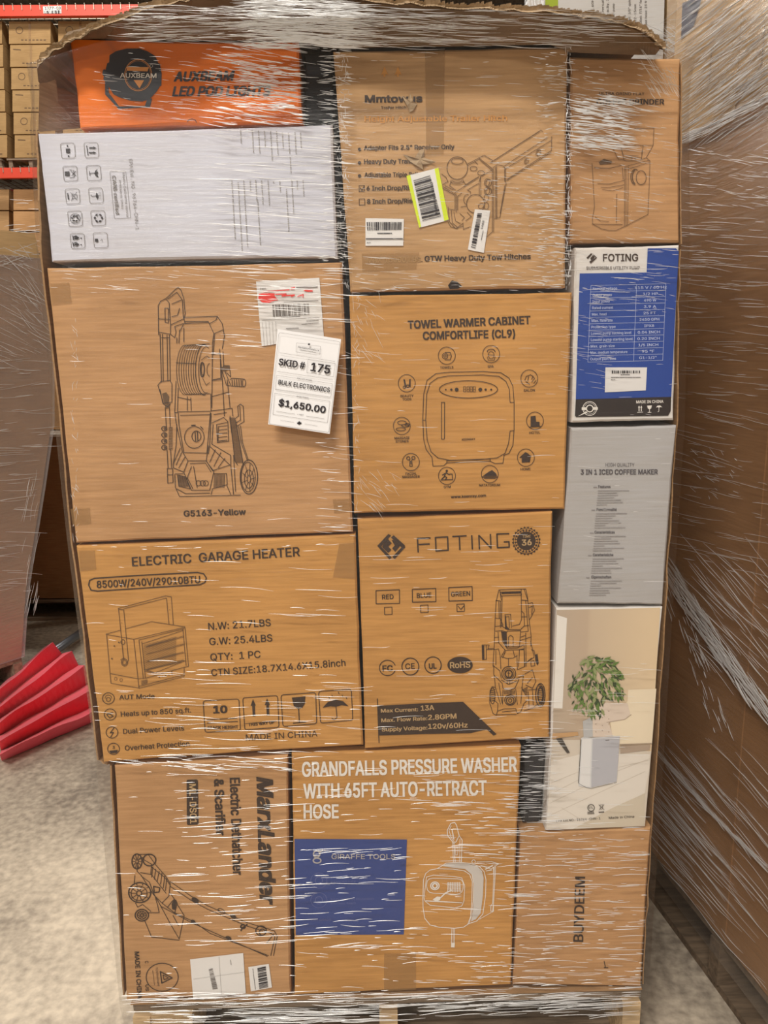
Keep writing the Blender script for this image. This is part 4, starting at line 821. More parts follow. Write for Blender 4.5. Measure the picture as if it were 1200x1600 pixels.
p.line([(78, 960), (85, 760), (110, 690), (160, 650), (240, 635), (300, 600), (340, 572), (480, 562), (620, 575), (720, 610), (775, 670), (795, 760), (790, 940), (760, 1150), (690, 1230), (600, 1260), (540, 1300), (440, 1312), (260, 1300), (160, 1275), (100, 1200), (80, 1080), (78, 960)], 1.1)
p.line([(240, 635), (420, 640), (550, 660), (610, 700), (640, 780), (635, 1000), (620, 1180), (590, 1265)], 1.1).line([(635, 700), (655, 800), (650, 1000), (635, 1150), (605, 1260)], .9)
p.rrect([(118, 742), (545, 752), (528, 930), (122, 910)], 75, 1).line([(90, 960), (120, 730), (200, 708), (440, 725), (520, 740), (553, 830), (545, 1000), (520, 1060), (440, 1080), (160, 1050), (100, 1000), (90, 960)], 1).line([(110, 1000), (520, 1022)], 1.6)
p.ell(215, 830, 48, 44, w=1.6).ell(215, 830, 26, w=2.2)
for i in range(5): p.line([(355+i*4, 800+i*22), (505+i*2, 800+i*22)], 1.2)
for i in range(6): p.line([(365+i*26, 790), (360+i*28, 900)], 1)
p.tri_poly([(190, 985), (240, 950), (285, 955), (275, 990), (230, 1010)]).line([(285, 960), (330, 915), (400, 880)], 2)
p.line([(430, 345), (360, 260), (355, 200), (395, 120), (440, 110), (460, 140), (490, 260), (525, 310), (515, 560)], 1.2).line([(430, 345), (445, 560)], 1.2).line([(415, 330), (425, 560)], .9).line([(500, 300), (495, 560)], .9).line([(490, 260), (455, 330), (430, 345)], 1.2).line([(400, 150), (375, 200), (400, 280), (435, 330)], .9).line([(410, 190), (430, 300)], 1.6).line([(450, 400), (478, 400), (470, 480), (450, 480)], .8, True)
p.ell(655, 555, 20, w=1).line([(690, 560), (860, 555), (940, 580), (905, 600), (880, 1040), (870, 1130)], 1.1).line([(740, 600), (850, 640), (880, 620), (885, 760)], 1).line([(890, 600), (870, 1030)], .9).line([(790, 640), (870, 600)], 1.8).line([(800, 660), (860, 650)], 1.5).line([(870, 1030), (850, 1060), (850, 1120), (880, 1120), (880, 1060)], 1).line([(860, 1130), (720, 1210)], .8)
p.line([(408, 1310), (402, 1480)], 1).line([(440, 1310), (432, 1480)], 1).line([(425, 1310), (420, 1480)], .7).poly([(400, 1478), (442, 1478), (438, 1530), (398, 1528)]); p.put(b)
p = Print(plain('pale_print_fill', (.62, .58, .54), .6), 'printed_shading', 1).frame(650, 1270, 7.273)
p.tri_poly([(300, 605), (345, 580), (480, 572), (600, 580), (700, 610), (750, 660), (768, 740), (760, 940), (735, 1140), (680, 1210), (625, 1235), (650, 1100), (660, 800), (630, 700), (560, 640), (420, 625)]); p.put(b)

# ================= BUYDEEM box
b = B['kettle']
p = Print(INK, 'printed_text', 1); p.text('BUYDEEM', (911, 1472), (914, 1370), 15, .03)
p.lines([[(944, 1502), (946, 1512)], [(944, 1512), (950, 1512)]], 1.2); p.put(b)

# ---------------------------------------------------------------- price card taped on the outside of the wrap
YC = -.020
card = empty('price_card', at(475, 600, YC), 'white price card reading SKID # 175 taped on the front of the wrap', 'sign')
q = [(434, 514), (533, 530), (515, 678), (419, 663)]
mb = MB(); A = [at(x, y, YC-.0006-(.003 if i in (2, 3) else 0)) for i, (x, y) in enumerate(q)]; Bk = [a+Vector((0, .0006, 0)) for a in A]
mb.poly(A[::-1]); mb.poly(Bk)
for i in range(4): mb.poly([A[i], A[(i+1) % 4], Bk[(i+1) % 4], Bk[i]])
mb.build('card', PAPER2, card)
cb = {'o': card, 'Y': YC-.0034}
F = (400, 430, 6.157)
p = Print(BLK, 'printed_text', 1).frame(*F)
p.text('SKID #', (215, 862), (466, 900), 10, .045).text('175', (522, 918), (708, 948), 12.5, .05).text('BULK ELECTRONICS', (212, 1048), (708, 1126), 7, .03).text('$1,650.00', (213, 1254), (665, 1326), 10, .05)
p.text('PALLET NAME', (396, 996), (536, 1018), 2, .01).text('SKID PRICE', (390, 1170), (505, 1188), 2, .01).text('+ HST', (396, 1342), (455, 1352), 2, .01).text('liquidationDeals.ca', (405, 697), (605, 732), 2.6, .02).text('WHOLESALE MARKETPLACE', (428, 722), (575, 747), 1.1, .01)
leaf = [(0, -26), (6, -14), (14, -18), (12, -4), (22, -10), (24, -2), (28, 0), (12, 14), (2, 14), (2, 24), (-2, 24), (-2, 14), (-12, 14), (-28, 0), (-24, -2), (-22, -10), (-12, -4), (-14, -18), (-6, -14)]
for cx, cy, k in ((416, 1423, .85), (510, 664, .5)): p.tri_poly([(cx+x*k, cy+y*k) for x, y in leaf])
p.put(cb)
p = Print(GR, 'printed_lines', 1).frame(*F)
p.rrect([(222, 552), (808, 640), (700, 1512), (125, 1430)], 14, .4).line([(225, 745), (760, 830)], .4).line([(205, 925), (738, 1005)], .4).line([(500, 808), (762, 848), (744, 978), (487, 938)], .35, True).line([(198, 962), (735, 1045), (718, 1172), (184, 1095)], .35, True).line([(180, 1135), (710, 1212), (686, 1418), (162, 1338)], .35, True)
p.line([(495, 660), (390, 652), (385, 738), (614, 768), (620, 685), (528, 672)], .35).line([(195, 1308), (372, 1336)], .4).line([(482, 1355), (655, 1380)], .4).line([(235, 1395), (368, 1416)], .3).line([(468, 1430), (590, 1450)], .3).line([(185, 1100), (710, 1178)], .3); p.put(cb)
# ---------------------------------------------------------------- board sheets around and over the load
def sheet_side(name, label, pl, y0, y1, th, sgn, mat):
    mb = MB(); n = len(pl)
    P = [at(x, y, 0) for x, y in pl]
    # refine with a slightly ragged edge
    Q = []
    for a, b_ in zip(P[:-1], P[1:]):
        for k in range(10): t = k/10; Q.append(a.lerp(b_, t)+Vector((random.uniform(-.0012, .0012), 0, 0)))
    Q.append(P[-1]); n = len(Q)
    for q in Q:
        ry = random.uniform(-.004, .004)
        for x, y in ((0, y0+ry), (sgn*th, y0+ry), (sgn*th, y1), (0, y1)): mb.v.append((q.x+x, y, q.z))
    for i in range(n-1):
        for j in range(4): mb.f.append((i*4+j, i*4+(j+1) % 4, (i+1)*4+(j+1) % 4, (i+1)*4+j))
    mb.f.append((0, 1, 2, 3)); mb.f.append(tuple((n-1)*4+j for j in (3, 2, 1, 0)))
    base = (Q[-1].x, (y0+y1)/2, Q[-1].z); o = mb.build(name, mat, None, base)
    return tag(o, label, 'cardboard sheet')
sheet_side('cardboard_sheet', 'ragged upright cardboard sheet lining the right side of the wrapped skid', [(1069, 92), (1068, 380), (1065, 388), (1062, 660), (1043, 946), (1022, 1290), (1007, 1545)], +.012, .98, .002, 1, K['kraftd'])
sheet_side('cardboard_sheet', 'ragged upright cardboard sheet lining the left side of the wrapped skid', [(54, 203), (66, 418), (112, 850), (152, 1192), (172, 1200), (192, 1562)], +.008, .98, .003, -1, K['kraftd'])
# cover: lies on the load, its front lip curls forward and up
outer = [(62, 100), (80, 84), (110, 66), (150, 48), (200, 28), (250, 10), (300, 0), (380, -6), (470, -8), (520, -2), (600, 6), (700, 12), (800, 18), (860, 22), (920, 31), (960, 36), (995, 46), (1018, 62), (1036, 78)]
inner = [(60, 130), (78, 110), (108, 62), (150, 60), (200, 62), (250, 62), (300, 63), (380, 64), (470, 66), (520, 78), (600, 76), (700, 75), (800, 73), (860, 72), (890, 84), (960, 87), (995, 88), (1015, 88), (1024, 88)]
mb = MB(); cols = []
for k, (o_, i_) in enumerate(zip(outer, inner)):
    ylip = -.075 if 2 < k < 17 else -.03
    a = at(o_[0], o_[1], ylip+random.uniform(-.004, .004)); c = at(i_[0], i_[1], -.004); c.z += .002
    m1 = a.lerp(c, .5)+Vector((0, -.006, .004)); bk = Vector((c.x, .98, 0))
    zz = at(300, 58, 0).z+.004; mid = Vector((c.x, .05, max(c.z, zz) if 1 < k else c.z)); bk.z = zz if k > 1 else c.z
    cols.append([a, m1, c, mid, bk])
R_ = []
for i in range(len(cols)-1):
    for s_ in range(5):
        t = s_/5; R_.append([p.lerp(q_, t)+(Vector((0, random.uniform(-.003, .003), random.uniform(-.0025, .0025))) if j == 0 else Vector()) for j, (p, q_) in enumerate(zip(cols[i], cols[i+1]))])
R_.append(cols[-1]); nr = len(R_); th = .006
for r in R_:
    for p in r: mb.v.append(tuple(p))
for r in R_:
    for j, p in enumerate(r): mb.v.append((p.x, p.y+(.002 if j < 2 else 0), p.z+th))
off = nr*5
for i in range(nr-1):
    for j in range(4):
        mb.f.append((i*5+j, i*5+j+1, (i+1)*5+j+1, (i+1)*5+j)); mb.f.append((off+i*5+j, off+(i+1)*5+j, off+(i+1)*5+j+1, off+i*5+j+1))
    mb.f.append((i*5, (i+1)*5, off+(i+1)*5, off+i*5)); mb.f.append((i*5+4, off+i*5+4, off+(i+1)*5+4, (i+1)*5+4))
for i in (0, nr-1):
    for j in range(4): mb.f.append((i*5+j, i*5+j+1, off+i*5+j+1, off+i*5+j))
cover = empty('cardboard_cover', (0, .5, at(600, 72, 0).z), 'large dull brown cardboard sheet capping the skid, its torn front edge curling up', 'cardboard sheet')
mb.build('cover_sheet', K['cover'], cover)
# torn, fluted front edge
mb = MB()
for i in range(nr-1):
    a, b_ = R_[i][0], R_[i+1][0]
    for s_ in range(5):
        p = a.lerp(b_, s_/5+random.uniform(0, .1)); l = random.uniform(.003, .007); h = random.uniform(.002, .007)
        mb.poly([p+Vector((-l, -.001, .003)), p+Vector((l, -.001, .003)), p+Vector((l*.6, -.005, .003+h)), p+Vector((-l*.4, -.005, .002+h))])
        mb.poly([p+Vector((-l, -.001, .003)), p+Vector((l*.4, -.006, -.001)), p+Vector((l, -.001, .004))])
mb.build('torn_edge', K['edge'], cover, kind='stuff')
# left side flap hanging under the cover
mb = MB(); fl_ = [(62, 106), (84, 100), (76, 125), (122, 150), (126, 199), (60, 205)]
P = [at(x, y, Y) for (x, y), Y in zip(fl_, (.0, .02, .03, .10, .10, .005))]
c = at(90, 160, .04)
for i in range(6): mb.poly([c, P[i], P[(i+1) % 6]])
for i in range(6): mb.poly([c+Vector((0, .004, 0)), P[(i+1) % 6]+Vector((0, .004, 0)), P[i]+Vector((0, .004, 0))])
mb.build('side_flap', K['edge'], cover)
mb = MB(); fl_ = [(80, 96), (110, 62), (126, 196), (118, 150), (78, 122)]
mb.poly([at(x, y, .14) for x, y in fl_]); mb.poly([at(x, y, .144) for x, y in fl_][::-1]); mb.build('inner_flap', K['cover'], cover)

# ---------------------------------------------------------------- pallet under the main load
WOOD = None
def wood(name, col):
    m, nt, b = newmat(name); L = nt.links.new; tc = N(nt, 'ShaderNodeTexCoord'); mp = N(nt, 'ShaderNodeMapping'); mp.inputs['Scale'].default_value = (4, 30, 30); L(tc.outputs['Object'], mp.inputs[0])
    n1 = N(nt, 'ShaderNodeTexNoise'); n1.inputs['Scale'].default_value = 3; n1.inputs['Detail'].default_value = 6; L(mp.outputs[0], n1.inputs[0])
    cr = N(nt, 'ShaderNodeValToRGB'); L(n1.outputs[0], cr.inputs[0]); e = cr.color_ramp.elements
    e[0].position = .35; e[0].color = (*[c*.55 for c in col], 1); e[1].position = .65; e[1].color = (*col, 1); L(cr.outputs[0], b.inputs['Base Color']); b.inputs['Roughness'].default_value = .8
    bp = N(nt, 'ShaderNodeBump'); bp.inputs['Strength'].default_value = .4; bp.inputs['Distance'].default_value = .004; L(n1.outputs[0], bp.inputs['Height']); L(bp.outputs[0], b.inputs['Normal']); return m
WOOD = wood('pallet_wood', (.62, .44, .25)); WOODD = wood('weathered_pallet_wood', (.30, .22, .15)); WOODK = wood('dark_pallet_wood', (.16, .11, .07))
def board(mb, c, d, rz=0, rag=.0015):
    """sawn board with slightly uneven long edges"""
    n = 10; L_, W_, H = d; cr, sr = math.cos(rz), math.sin(rz); o = len(mb.v)
    for i in range(n+1):
        x = -L_/2+L_*i/n; r1, r2 = random.uniform(-rag, rag), random.uniform(-rag, rag)
        for y, z in ((-W_/2+r1, -H/2), (W_/2+r2, -H/2), (W_/2+r2, H/2), (-W_/2+r1, H/2+r2*.5)):
            mb.v.append((c[0]+x*cr-y*sr, c[1]+x*sr+y*cr, c[2]+z))
    for i in range(n):
        for j in range(4): mb.f.append((o+i*4+j, o+(i+1)*4+j, o+(i+1)*4+(j+1) % 4, o+i*4+(j+1) % 4))
    mb.f.append((o, o+1, o+2, o+3)); e = o+n*4; mb.f.append((e+3, e+2, e+1, e))
def pallet(loc, rz, wx, dy, label, mat, nstr=3, h=.135, deck=None, out=0):
    """stringers run in local y; deck boards across them, top and bottom"""
    t = empty('wooden_pallet', loc, label, 'pallet'); t.rotation_euler = (0, 0, 0)
    lx, ly, _ = loc; cr, sr = math.cos(rz), math.sin(rz)
    W_ = lambda x, y: (lx+x*cr-y*sr, ly+x*sr+y*cr)
    for i in range(nstr):
        x = -wx/2+.02+(wx-.04)*i/(nstr-1); mb = MB(); X = W_(x, 0); board(mb, (*X, h/2), (dy+out, .036, h-.036), rz+math.pi/2); mb.build('stringer', mat, t)
    for z, n in ((h-.009, 7), (.009, 4)):
        for i in range(n):
            y = -dy/2+.05+(dy-.1)*i/(n-1); mb = MB(); X = W_(0, y); board(mb, (*X, z), (wx, .09, .018), rz); mb.build('deck_board', deck or mat, t)
    return t
xl, xr = at(208, 1590, 0).x, at(1000, 1570, 0).x
zt = min(b_['W'][2].z for b_ in B.values())
PH = zt-.0045
pallet(((xl+xr)/2, .50, 0), 0, xr-xl, 1.0, 'pale wooden pallet under the big wrapped skid of mixed boxes', WOOD, h=PH, deck=WOODD, out=.02)
mb = MB(); b0 = at(254, 1592, -.008); board(mb, (b0.x, .05, PH/2), (.115, .11, PH-.038)); blk = mb.build('corner_block', WOOD, bpy.data.objects['wooden_pallet'])
# board sheet at the bottom of the load
mb = MB(); mb.box(((xl+xr)/2, .5, PH+.003), (xr-xl+.005, 1.0, .003)); o = mb.build('slip_sheet', K['kraftd'], None, ((xl+xr)/2, .5, PH)); tag(o, 'thin brown board sheet between the pallet and the lowest boxes', 'cardboard sheet')

# ---------------------------------------------------------------- stretch wrap
ZT = at(600, 10, -.06).z
wrap = empty('stretch_wrap', (0, .5, .06), 'clear creased stretch wrap wound around the big skid of mixed boxes', 'plastic wrap')
def xl_at(z): # side line of the load at height z
    t = max(0, min(1, (z-.14)/1.72)); return (-.545+(-.565+.545)*t, .555+(.55-.555)*t)
PL = [at(x, y, Y) for x, y, Y in [(200, 34, -.08), (150, 54, -.07), (110, 72, -.05), (80, 90, -.03)]]+[at(x, y, 0) for x, y in [(60, 108), (54, 203), (66, 418), (112, 850), (156, 1192), (192, 1562)]]
PR = [at(x, y, Y) for x, y, Y in [(960, 44, -.08), (995, 54, -.07), (1024, 72, -.04)]]+[at(x, y, 0) for x, y in [(1072, 90), (1074, 380), (1066, 660), (1048, 946), (1027, 1290), (1010, 1545)]]
def interp(P, z):
    P = sorted(P, key=lambda p: p.z)
    if z <= P[0].z: return P[0].x
    for a, b_ in zip(P[:-1], P[1:]):
        if z <= b_.z: return a.x+(b_.x-a.x)*(z-a.z)/(b_.z-a.z)
    return P[-1].x
def film_y(x, z):
    y = -.015
    if z > 1.80: y -= .068*min(1, (z-1.80)/.10)
    if z < .15: y += .012*(.15-z)/.05
    return y
mb = MB(); zs = [PH-.05+i*(ZT-.01-PH+.05)/70 for i in range(71)]; nx = 60; ny = 10; ring = []
for z in zs:
    l, r = interp(PL, z)-.006, interp(PR, z)+.003; row = []
    for i in range(nx+1):
        x = l+(r-l)*i/nx; e = min(i, nx-i)/2; y = film_y(x, z)+(.012*(1-min(1, e)))+.0016*noise.noise(Vector((x*9, z*60, 1)))
        row.append((x, y, z))
    for i in range(1, ny+1): row.append((r+.002*noise.noise(Vector((i, z*20, 3))), film_y(r, z)+.012+(1.0+.02)*i/ny, z))
    for i in range(1, nx//2+1): row.append((r+(l-r)*i/(nx//2), 1.008, z))
    for i in range(1, ny): row.append((l, 1.008+(film_y(l, z)+.012-1.008)*i/ny, z))
    ring.append(row)
m = len(ring[0])
for row in ring: mb.v += row
for k in range(len(ring)-1):
    for i in range(m): mb.f.append((k*m+i, k*m+(i+1) % m, (k+1)*m+(i+1) % m, (k+1)*m+i))
mb.build('film_sheet', FILM, wrap, smooth=True)

KW = .62
def ridges(mb, surf, spec, seed=1, clip=None):
    """raised folds of bunched film, also modelling its glints, lying on a surface"""
    rnd = random.Random(seed)
    for (x0, y0, x1, y1, n, l0, l1, w0, w1, am, asd) in spec:
        for _ in range(int(n)):
            cx, cy = rnd.uniform(x0, x1), rnd.uniform(y0, y1); l = l0+(l1-l0)*rnd.random()**1.8; wd = w0+(w1-w0)*rnd.random()**2; a = math.radians(rnd.gauss(am, asd*(.5 if asd < 13 else 1))); bend = rnd.uniform(-.04, .04)*l
            ca, sa = math.cos(a), math.sin(a); ca_, sa_ = ca, sa; seg = 4; o = len(mb.v); hk = rnd.uniform(.12, .6) if rnd.random() < (.62 if cy < 900 else .12) else rnd.uniform(.6, 1.7)
            if surf is globals().get('s_right') and min(surf(cx+ca_*l/2, cy+sa_*l/2)[0].z, surf(cx-ca_*l/2, cy-sa_*l/2)[0].z) < .15: continue
            if clip:
                lo, hi = clip(cy); cx = min(max(cx, lo+l/2), hi-l/2) if hi-lo > l else (lo+hi)/2
            for i in range(seg+1):
                t = i/seg*2-1; x = cx+ca*l/2*t-sa*bend*(1-t*t); y = cy+sa*l/2*t+ca*bend*(1-t*t)
                ww = wd/2*(1-abs(t)**2.5)*KW+.10; hh = (1-abs(t)**2)*hk
                p0, nn, sc = surf(x+sa*ww, y-ca*ww); p1, nn, sc = surf(x, y); p2, nn, sc = surf(x-sa*ww, y+ca*ww)
                mb.v += [tuple(p0), tuple(p1+nn*(ww*sc*1.0*hh+.0003)), tuple(p2)]
            for i in range(seg):
                for j in (0, 1): mb.f.append((o+i*3+j, o+i*3+j+1, o+(i+1)*3+j+1, o+(i+1)*3+j))
def s_front(px, py):
    p = at(px, py, -.0165)
    if p.z > 1.80: p = at(px, py, -.0165-.068*min(1, (p.z-1.80)/.10)-.002)
    return p, Vector((0, -1, 0)), (p-CAM).length/FPX
spec = [  # white folds set densest where streaks of glint and glare are imitated
 (390, 0, 560, 74, 420, 25, 120, .9, 3.2, 3, 5), (200, 10, 420, 60, 90, 20, 90, .5, 1.8, -2, 8), (560, 14, 1000, 74, 200, 25, 130, .4, 1.5, 2, 3), (200, 10, 700, 66, 120, 40, 150, .4, 1.6, 1, 5),
 (330, 68, 475, 195, 230, 10, 60, .6, 2.2, 8, 4), (375, 105, 462, 168, 120, 12, 50, .8, 3, 5, 5), (150, 68, 330, 195, 60, 8, 40, .4, 1.0, 6, 5),
 (340, 205, 525, 402, 150, 20, 90, .5, 1.5, 4, 4), (90, 205, 340, 402, 30, 10, 50, .3, .8, 3, 5), (505, 75, 548, 410, 260, 6, 34, .5, 1.8, 4, 12),
 (840, 80, 893, 450, 260, 5, 28, .5, 2.2, 3, 10), (750, 230, 890, 400, 150, 5, 40, .4, 1.4, 4, 8), (898, 150, 985, 235, 230, 10, 60, .8, 3.6, 8, 5), (893, 100, 1060, 380, 170, 6, 45, .4, 1.4, 9, 7),
 (560, 80, 840, 380, 60, 6, 40, .3, .9, 2, 7), (545, 400, 890, 458, 90, 6, 50, .4, 1.4, 4, 10), (1010, 90, 1066, 150, 50, 10, 40, .4, 1.0, 55, 12),
 (380, 412, 545, 500, 70, 20, 90, .6, 2.0, 3, 4), (80, 412, 380, 460, 25, 10, 60, .3, 1.0, 4, 5), (290, 520, 400, 552, 12, 20, 70, .6, 1.6, 5, 4), (500, 500, 560, 850, 60, 8, 50, .4, 1.4, 2, 7), (120, 500, 530, 830, 30, 10, 50, .3, .7, 2, 5),
 (893, 386, 1060, 470, 60, 8, 50, .4, 1.6, 4, 8), (880, 460, 960, 610, 60, 6, 30, .3, .9, 8, 8), (960, 470, 1060, 650, 15, 6, 30, .3, .8, 3, 8), (553, 462, 890, 800, 40, 6, 60, .3, .9, 2, 5), (550, 462, 600, 560, 30, 10, 40, .3, .8, 50, 18), (550, 740, 620, 803, 30, 10, 40, .3, .8, 45, 18),
 (300, 870, 560, 1000, 16, 20, 90, .5, 1.6, 3, 2), (250, 1030, 565, 1190, 75, 15, 100, .4, 1.7, 1, 3), (120, 850, 300, 1190, 20, 8, 40, .3, .8, 2, 6), (120, 850, 560, 862, 18, 8, 40, .4, 1.2, -2, 5),
 (565, 810, 865, 1165, 60, 8, 70, .3, .9, -1, 3), (740, 1030, 870, 1170, 30, 10, 60, .4, 1.2, 0, 3), (815, 1150, 870, 1300, 90, 8, 50, .5, 1.6, 0, 4), (850, 1020, 1030, 1290, 45, 10, 60, .3, .8, 1, 3), (870, 670, 1055, 945, 18, 8, 40, .3, .6, 2, 5),
 (280, 1180, 455, 1480, 92, 12, 100, .4, 1.9, -3, 3), (190, 1180, 300, 1555, 25, 8, 40, .3, 1.0, 2, 6), (200, 1185, 452, 1205, 40, 15, 70, .6, 2.2, 4, 5), (455, 1320, 640, 1485, 85, 10, 70, .4, 1.6, -3, 4), (640, 1200, 815, 1560, 125, 8, 60, .5, 1.7, 1, 3), (455, 1480, 815, 1560, 60, 8, 50, .4, 1.3, 2, 6), (455, 1165, 815, 1310, 45, 8, 50, .4, 1.2, -1, 4),
 (800, 1292, 1018, 1545, 260, 6, 60, .35, 1.4, 0, 4), (195, 1550, 1000, 1572, 110, 25, 170, .4, 1.4, -2, 1.5), (250, 1576, 600, 1598, 70, 30, 160, .6, 2.0, -1, 1.2), (600, 1560, 1000, 1590, 50, 30, 130, .4, 1.2, -3, 1.5), (700, 1240, 815, 1340, 40, 15, 60, .8, 2.4, 1, 2)]
mb = MB()
def clip_front(y):
    if y < 110: return 110+max(0, (60-y))*1.6, 1030
    L_ = [(110, 62), (418, 68), (850, 114), (1192, 156), (1560, 190), (1610, 200)]; R2 = [(110, 1068), (380, 1066), (660, 1056), (946, 1040), (1290, 1018), (1560, 1001), (1610, 998)]
    def ip(T):
        for a, b_ in zip(T[:-1], T[1:]):
            if y <= b_[0]: return a[1]+(b_[1]-a[1])*(y-a[0])/(b_[0]-a[0])
        return T[-1][1]
    return ip(L_), ip(R2)
ridges(mb, s_front, spec, 3, clip_front); mb.build('film_folds_and_glints', WR, wrap, smooth=True, kind='stuff')
# vertical creased seams where the film catches on box corners
mb = MB(); sp = [(527, 80, 545, 455, 90, 4, 16, .4, 1.4, 85, 25), (884, 75, 893, 450, 90, 4, 20, .4, 1.4, 88, 15), (553, 465, 562, 800, 40, 4, 14, .3, .9, 85, 25), (112, 500, 122, 850, 50, 4, 16, .4, 1.0, 85, 25)]
ridges(mb, s_front, sp, 9); mb.build('film_folds_and_glints', WR, wrap, smooth=True, kind='stuff')

# ---------------------------------------------------------------- right-hand load
Pn = Vector((.767, .01, 0)); ang = math.radians(8.0); du = Vector((-math.sin(ang), math.cos(ang), 0)); nR = Vector((-math.cos(ang), -math.sin(ang), 0))
def atR(px, py, off=0): return on_plane(px, py, Pn+nR*off, nR)
def rbox(mb, u0, u1, z0, z1, depth, off=0):
    """block whose near face lies in the aisle side of the right load; u runs away from the camera"""
    o = len(mb.v); w = []
    for dp in (0, depth):
        for u, z in ((u0, z0), (u1, z0), (u1, z1), (u0, z1)):
            p = Pn+du*u-nR*(dp-off); w.append((p.x, p.y, z))
    mb.v += w
    for q in ((0, 1, 2, 3), (7, 6, 5, 4), (0, 4, 5, 1), (1, 5, 6, 2), (2, 6, 7, 3), (3, 7, 4, 0)): mb.f.append(tuple(o+i for i in q))
UF, UN = .56, -.62
za = atR(1200, 152); zb = atR(1064, 222); ZG = (za.z+zb.z)/2
g = empty('bulk_box', Pn+du*0-nR*.5+Vector((0, 0, .14)), 'big plain brown corrugated bin wrapped in film, on the pallet at the right edge', 'cardboard box')
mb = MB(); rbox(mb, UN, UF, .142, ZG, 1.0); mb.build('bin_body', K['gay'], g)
for u in (-.28, .12): mb = MB(); rbox(mb, u, u+.008, .16, ZG-.01, .004, .0025); mb.build('board_crease', K['gay'], g)
upb = [('upper_carton', UN, -.06, ZG+.004, ZG+.52, 'tan carton with outlined flaps on top of the big brown bin, nearest the camera'), ('upper_carton', -.055, .30, ZG+.004, ZG+.44, 'tan carton with thin printed outlines on top of the brown bin at the right'), ('upper_carton', .305, UF-.01, ZG+.004, ZG+.40, 'tan carton with a dark printed label, far end on top of the brown bin')]
UB = []
for nm, u0, u1, z0, z1, lb in upb:
    p = Pn+du*(u0+u1)/2-nR*.22; t = empty(nm, (p.x, p.y, z0), lb, 'cardboard box'); mb = MB(); rbox(mb, u0, u1, z0, z1, .44); mb.build('carton_body', K['tan'], t); UB.append(t)
def inkR(pts_list, wd, parent, name, mat):
    P = Print(mat, name); 
    for l in pts_list: P.line(l, wd)
    me = bpy.data.meshes.new(name); me.from_pydata([tuple(atR(x, y, .0015)) for x, y in [q[:2] for q in P.v]], [], P.f); me.materials.append(mat); me.update(); link(name, me, parent)
inkR([[(1112, 75), (1108, 130)], [(1195, 40), (1190, 100), (1150, 165)]], 1, UB[1], 'printed_drawing', INK2)
mb = MB(); mb.poly([atR(x, y, .002) for x, y in [(1066, 5), (1098, -8), (1084, 40), (1064, 62)]]); mb.build('printed_label', plain('blue_black_label', (.05, .06, .10), .4), UB[2])
# its pallet
pc = Pn-nR*.5+du*(UF+UN)/2
pallet((pc.x, pc.y, 0), ang+math.pi/2, UF-UN-.03, 1.0, 'dark weathered pallet under the big brown wrapped bin at the right', WOODK, nstr=4, h=.138)
# film around it
wr = empty('stretch_wrap', (pc.x, pc.y, .15), 'clear stretch wrap around the big brown bin at the right, swagged and torn diagonally', 'plastic wrap')
FILM2 = film_mat('stretch_film_side', gloss=.0, rough=.25, haze=.02, scale=(3, 3, 40), bump=.4, rot=(.25, 0, 0))
mb = MB(); o = 0; zt2 = ZG+.53
cor = [Pn+du*(UN-.01)+nR*.012, Pn+du*(UF+.01)+nR*.012, Pn+du*(UF+.01)-nR*1.01, Pn+du*(UN-.01)-nR*1.01]
for k in range(41):
    z = .10+(zt2-.10)*k/40
    for c in cor: mb.v.append((c.x, c.y, z))
for k in range(40):
    for j in range(4): mb.f.append((k*4+j, k*4+(j+1) % 4, (k+1)*4+(j+1) % 4, (k+1)*4+j))
mb.build('film_sheet', FILM2, wr)
def s_right(px, py):
    p = atR(px, py, .0135); return p, nR, (p-CAM).length/FPX
mb = MB()
specR = [(1075, 0, 1215, 150, 230, 25, 130, .6, 2.4, -38, 6), (1062, 60, 1200, 230, 90, 25, 110, .6, 2.0, -34, 6), (1064, 230, 1210, 330, 80, 10, 60, .4, 1.3, 8, 10), (1060, 330, 1210, 640, 110, 15, 110, .4, 1.3, 4, 5), (1050, 640, 1210, 900, 70, 15, 110, .4, 1.2, 12, 6), (1080, 700, 1160, 780, 30, 6, 20, .4, 1.2, 30, 20),
 (1090, 870, 1215, 1050, 60, 30, 130, .4, 1.5, 48, 6), (1030, 1200, 1200, 1500, 90, 50, 220, .4, 1.2, 50, 3), (1040, 1500, 1200, 1560, 20, 30, 90, .4, 1.0, 50, 3), (1025, 1250, 1080, 1400, 40, 40, 150, .4, 1.0, 48, 3)]
ridges(mb, s_right, specR, 21)
def band(p0, p1, wd, n, seed, bow=0, l=(20, 70), w=(.8, 3)):
    rnd = random.Random(seed); a = Vector(p0); b_ = Vector(p1); d = (b_-a); an = math.degrees(math.atan2(d.y, d.x)); pr = Vector((-d.y, d.x)).normalized()
    for _ in range(n):
        t = rnd.random(); c = a.lerp(b_, t)+pr*(rnd.uniform(-wd, wd)*.5+bow*math.sin(math.pi*t)); ridges(mb, s_right, [(c.x, c.y, c.x, c.y, 1, l[0], l[1], w[0], w[1], an, 7)], rnd.randint(0, 99999))
band((1062, 222), (1210, 148), 14, 130, 5); band((1066, 200), (1205, 95), 26, 60, 6, l=(30, 110)); band((1040, 885), (1205, 1120), 24, 210, 7, bow=6, l=(15, 90), w=(1, 4.5)); band((1040, 900), (1130, 1150), 30, 60, 8, l=(8, 40), w=(.6, 2)); band((1020, 1165), (1205, 1362), 4, 60, 9, bow=6, l=(30, 90), w=(.8, 2.2))
mb.build('film_folds_and_glints', WR, wr, smooth=True, kind='stuff')

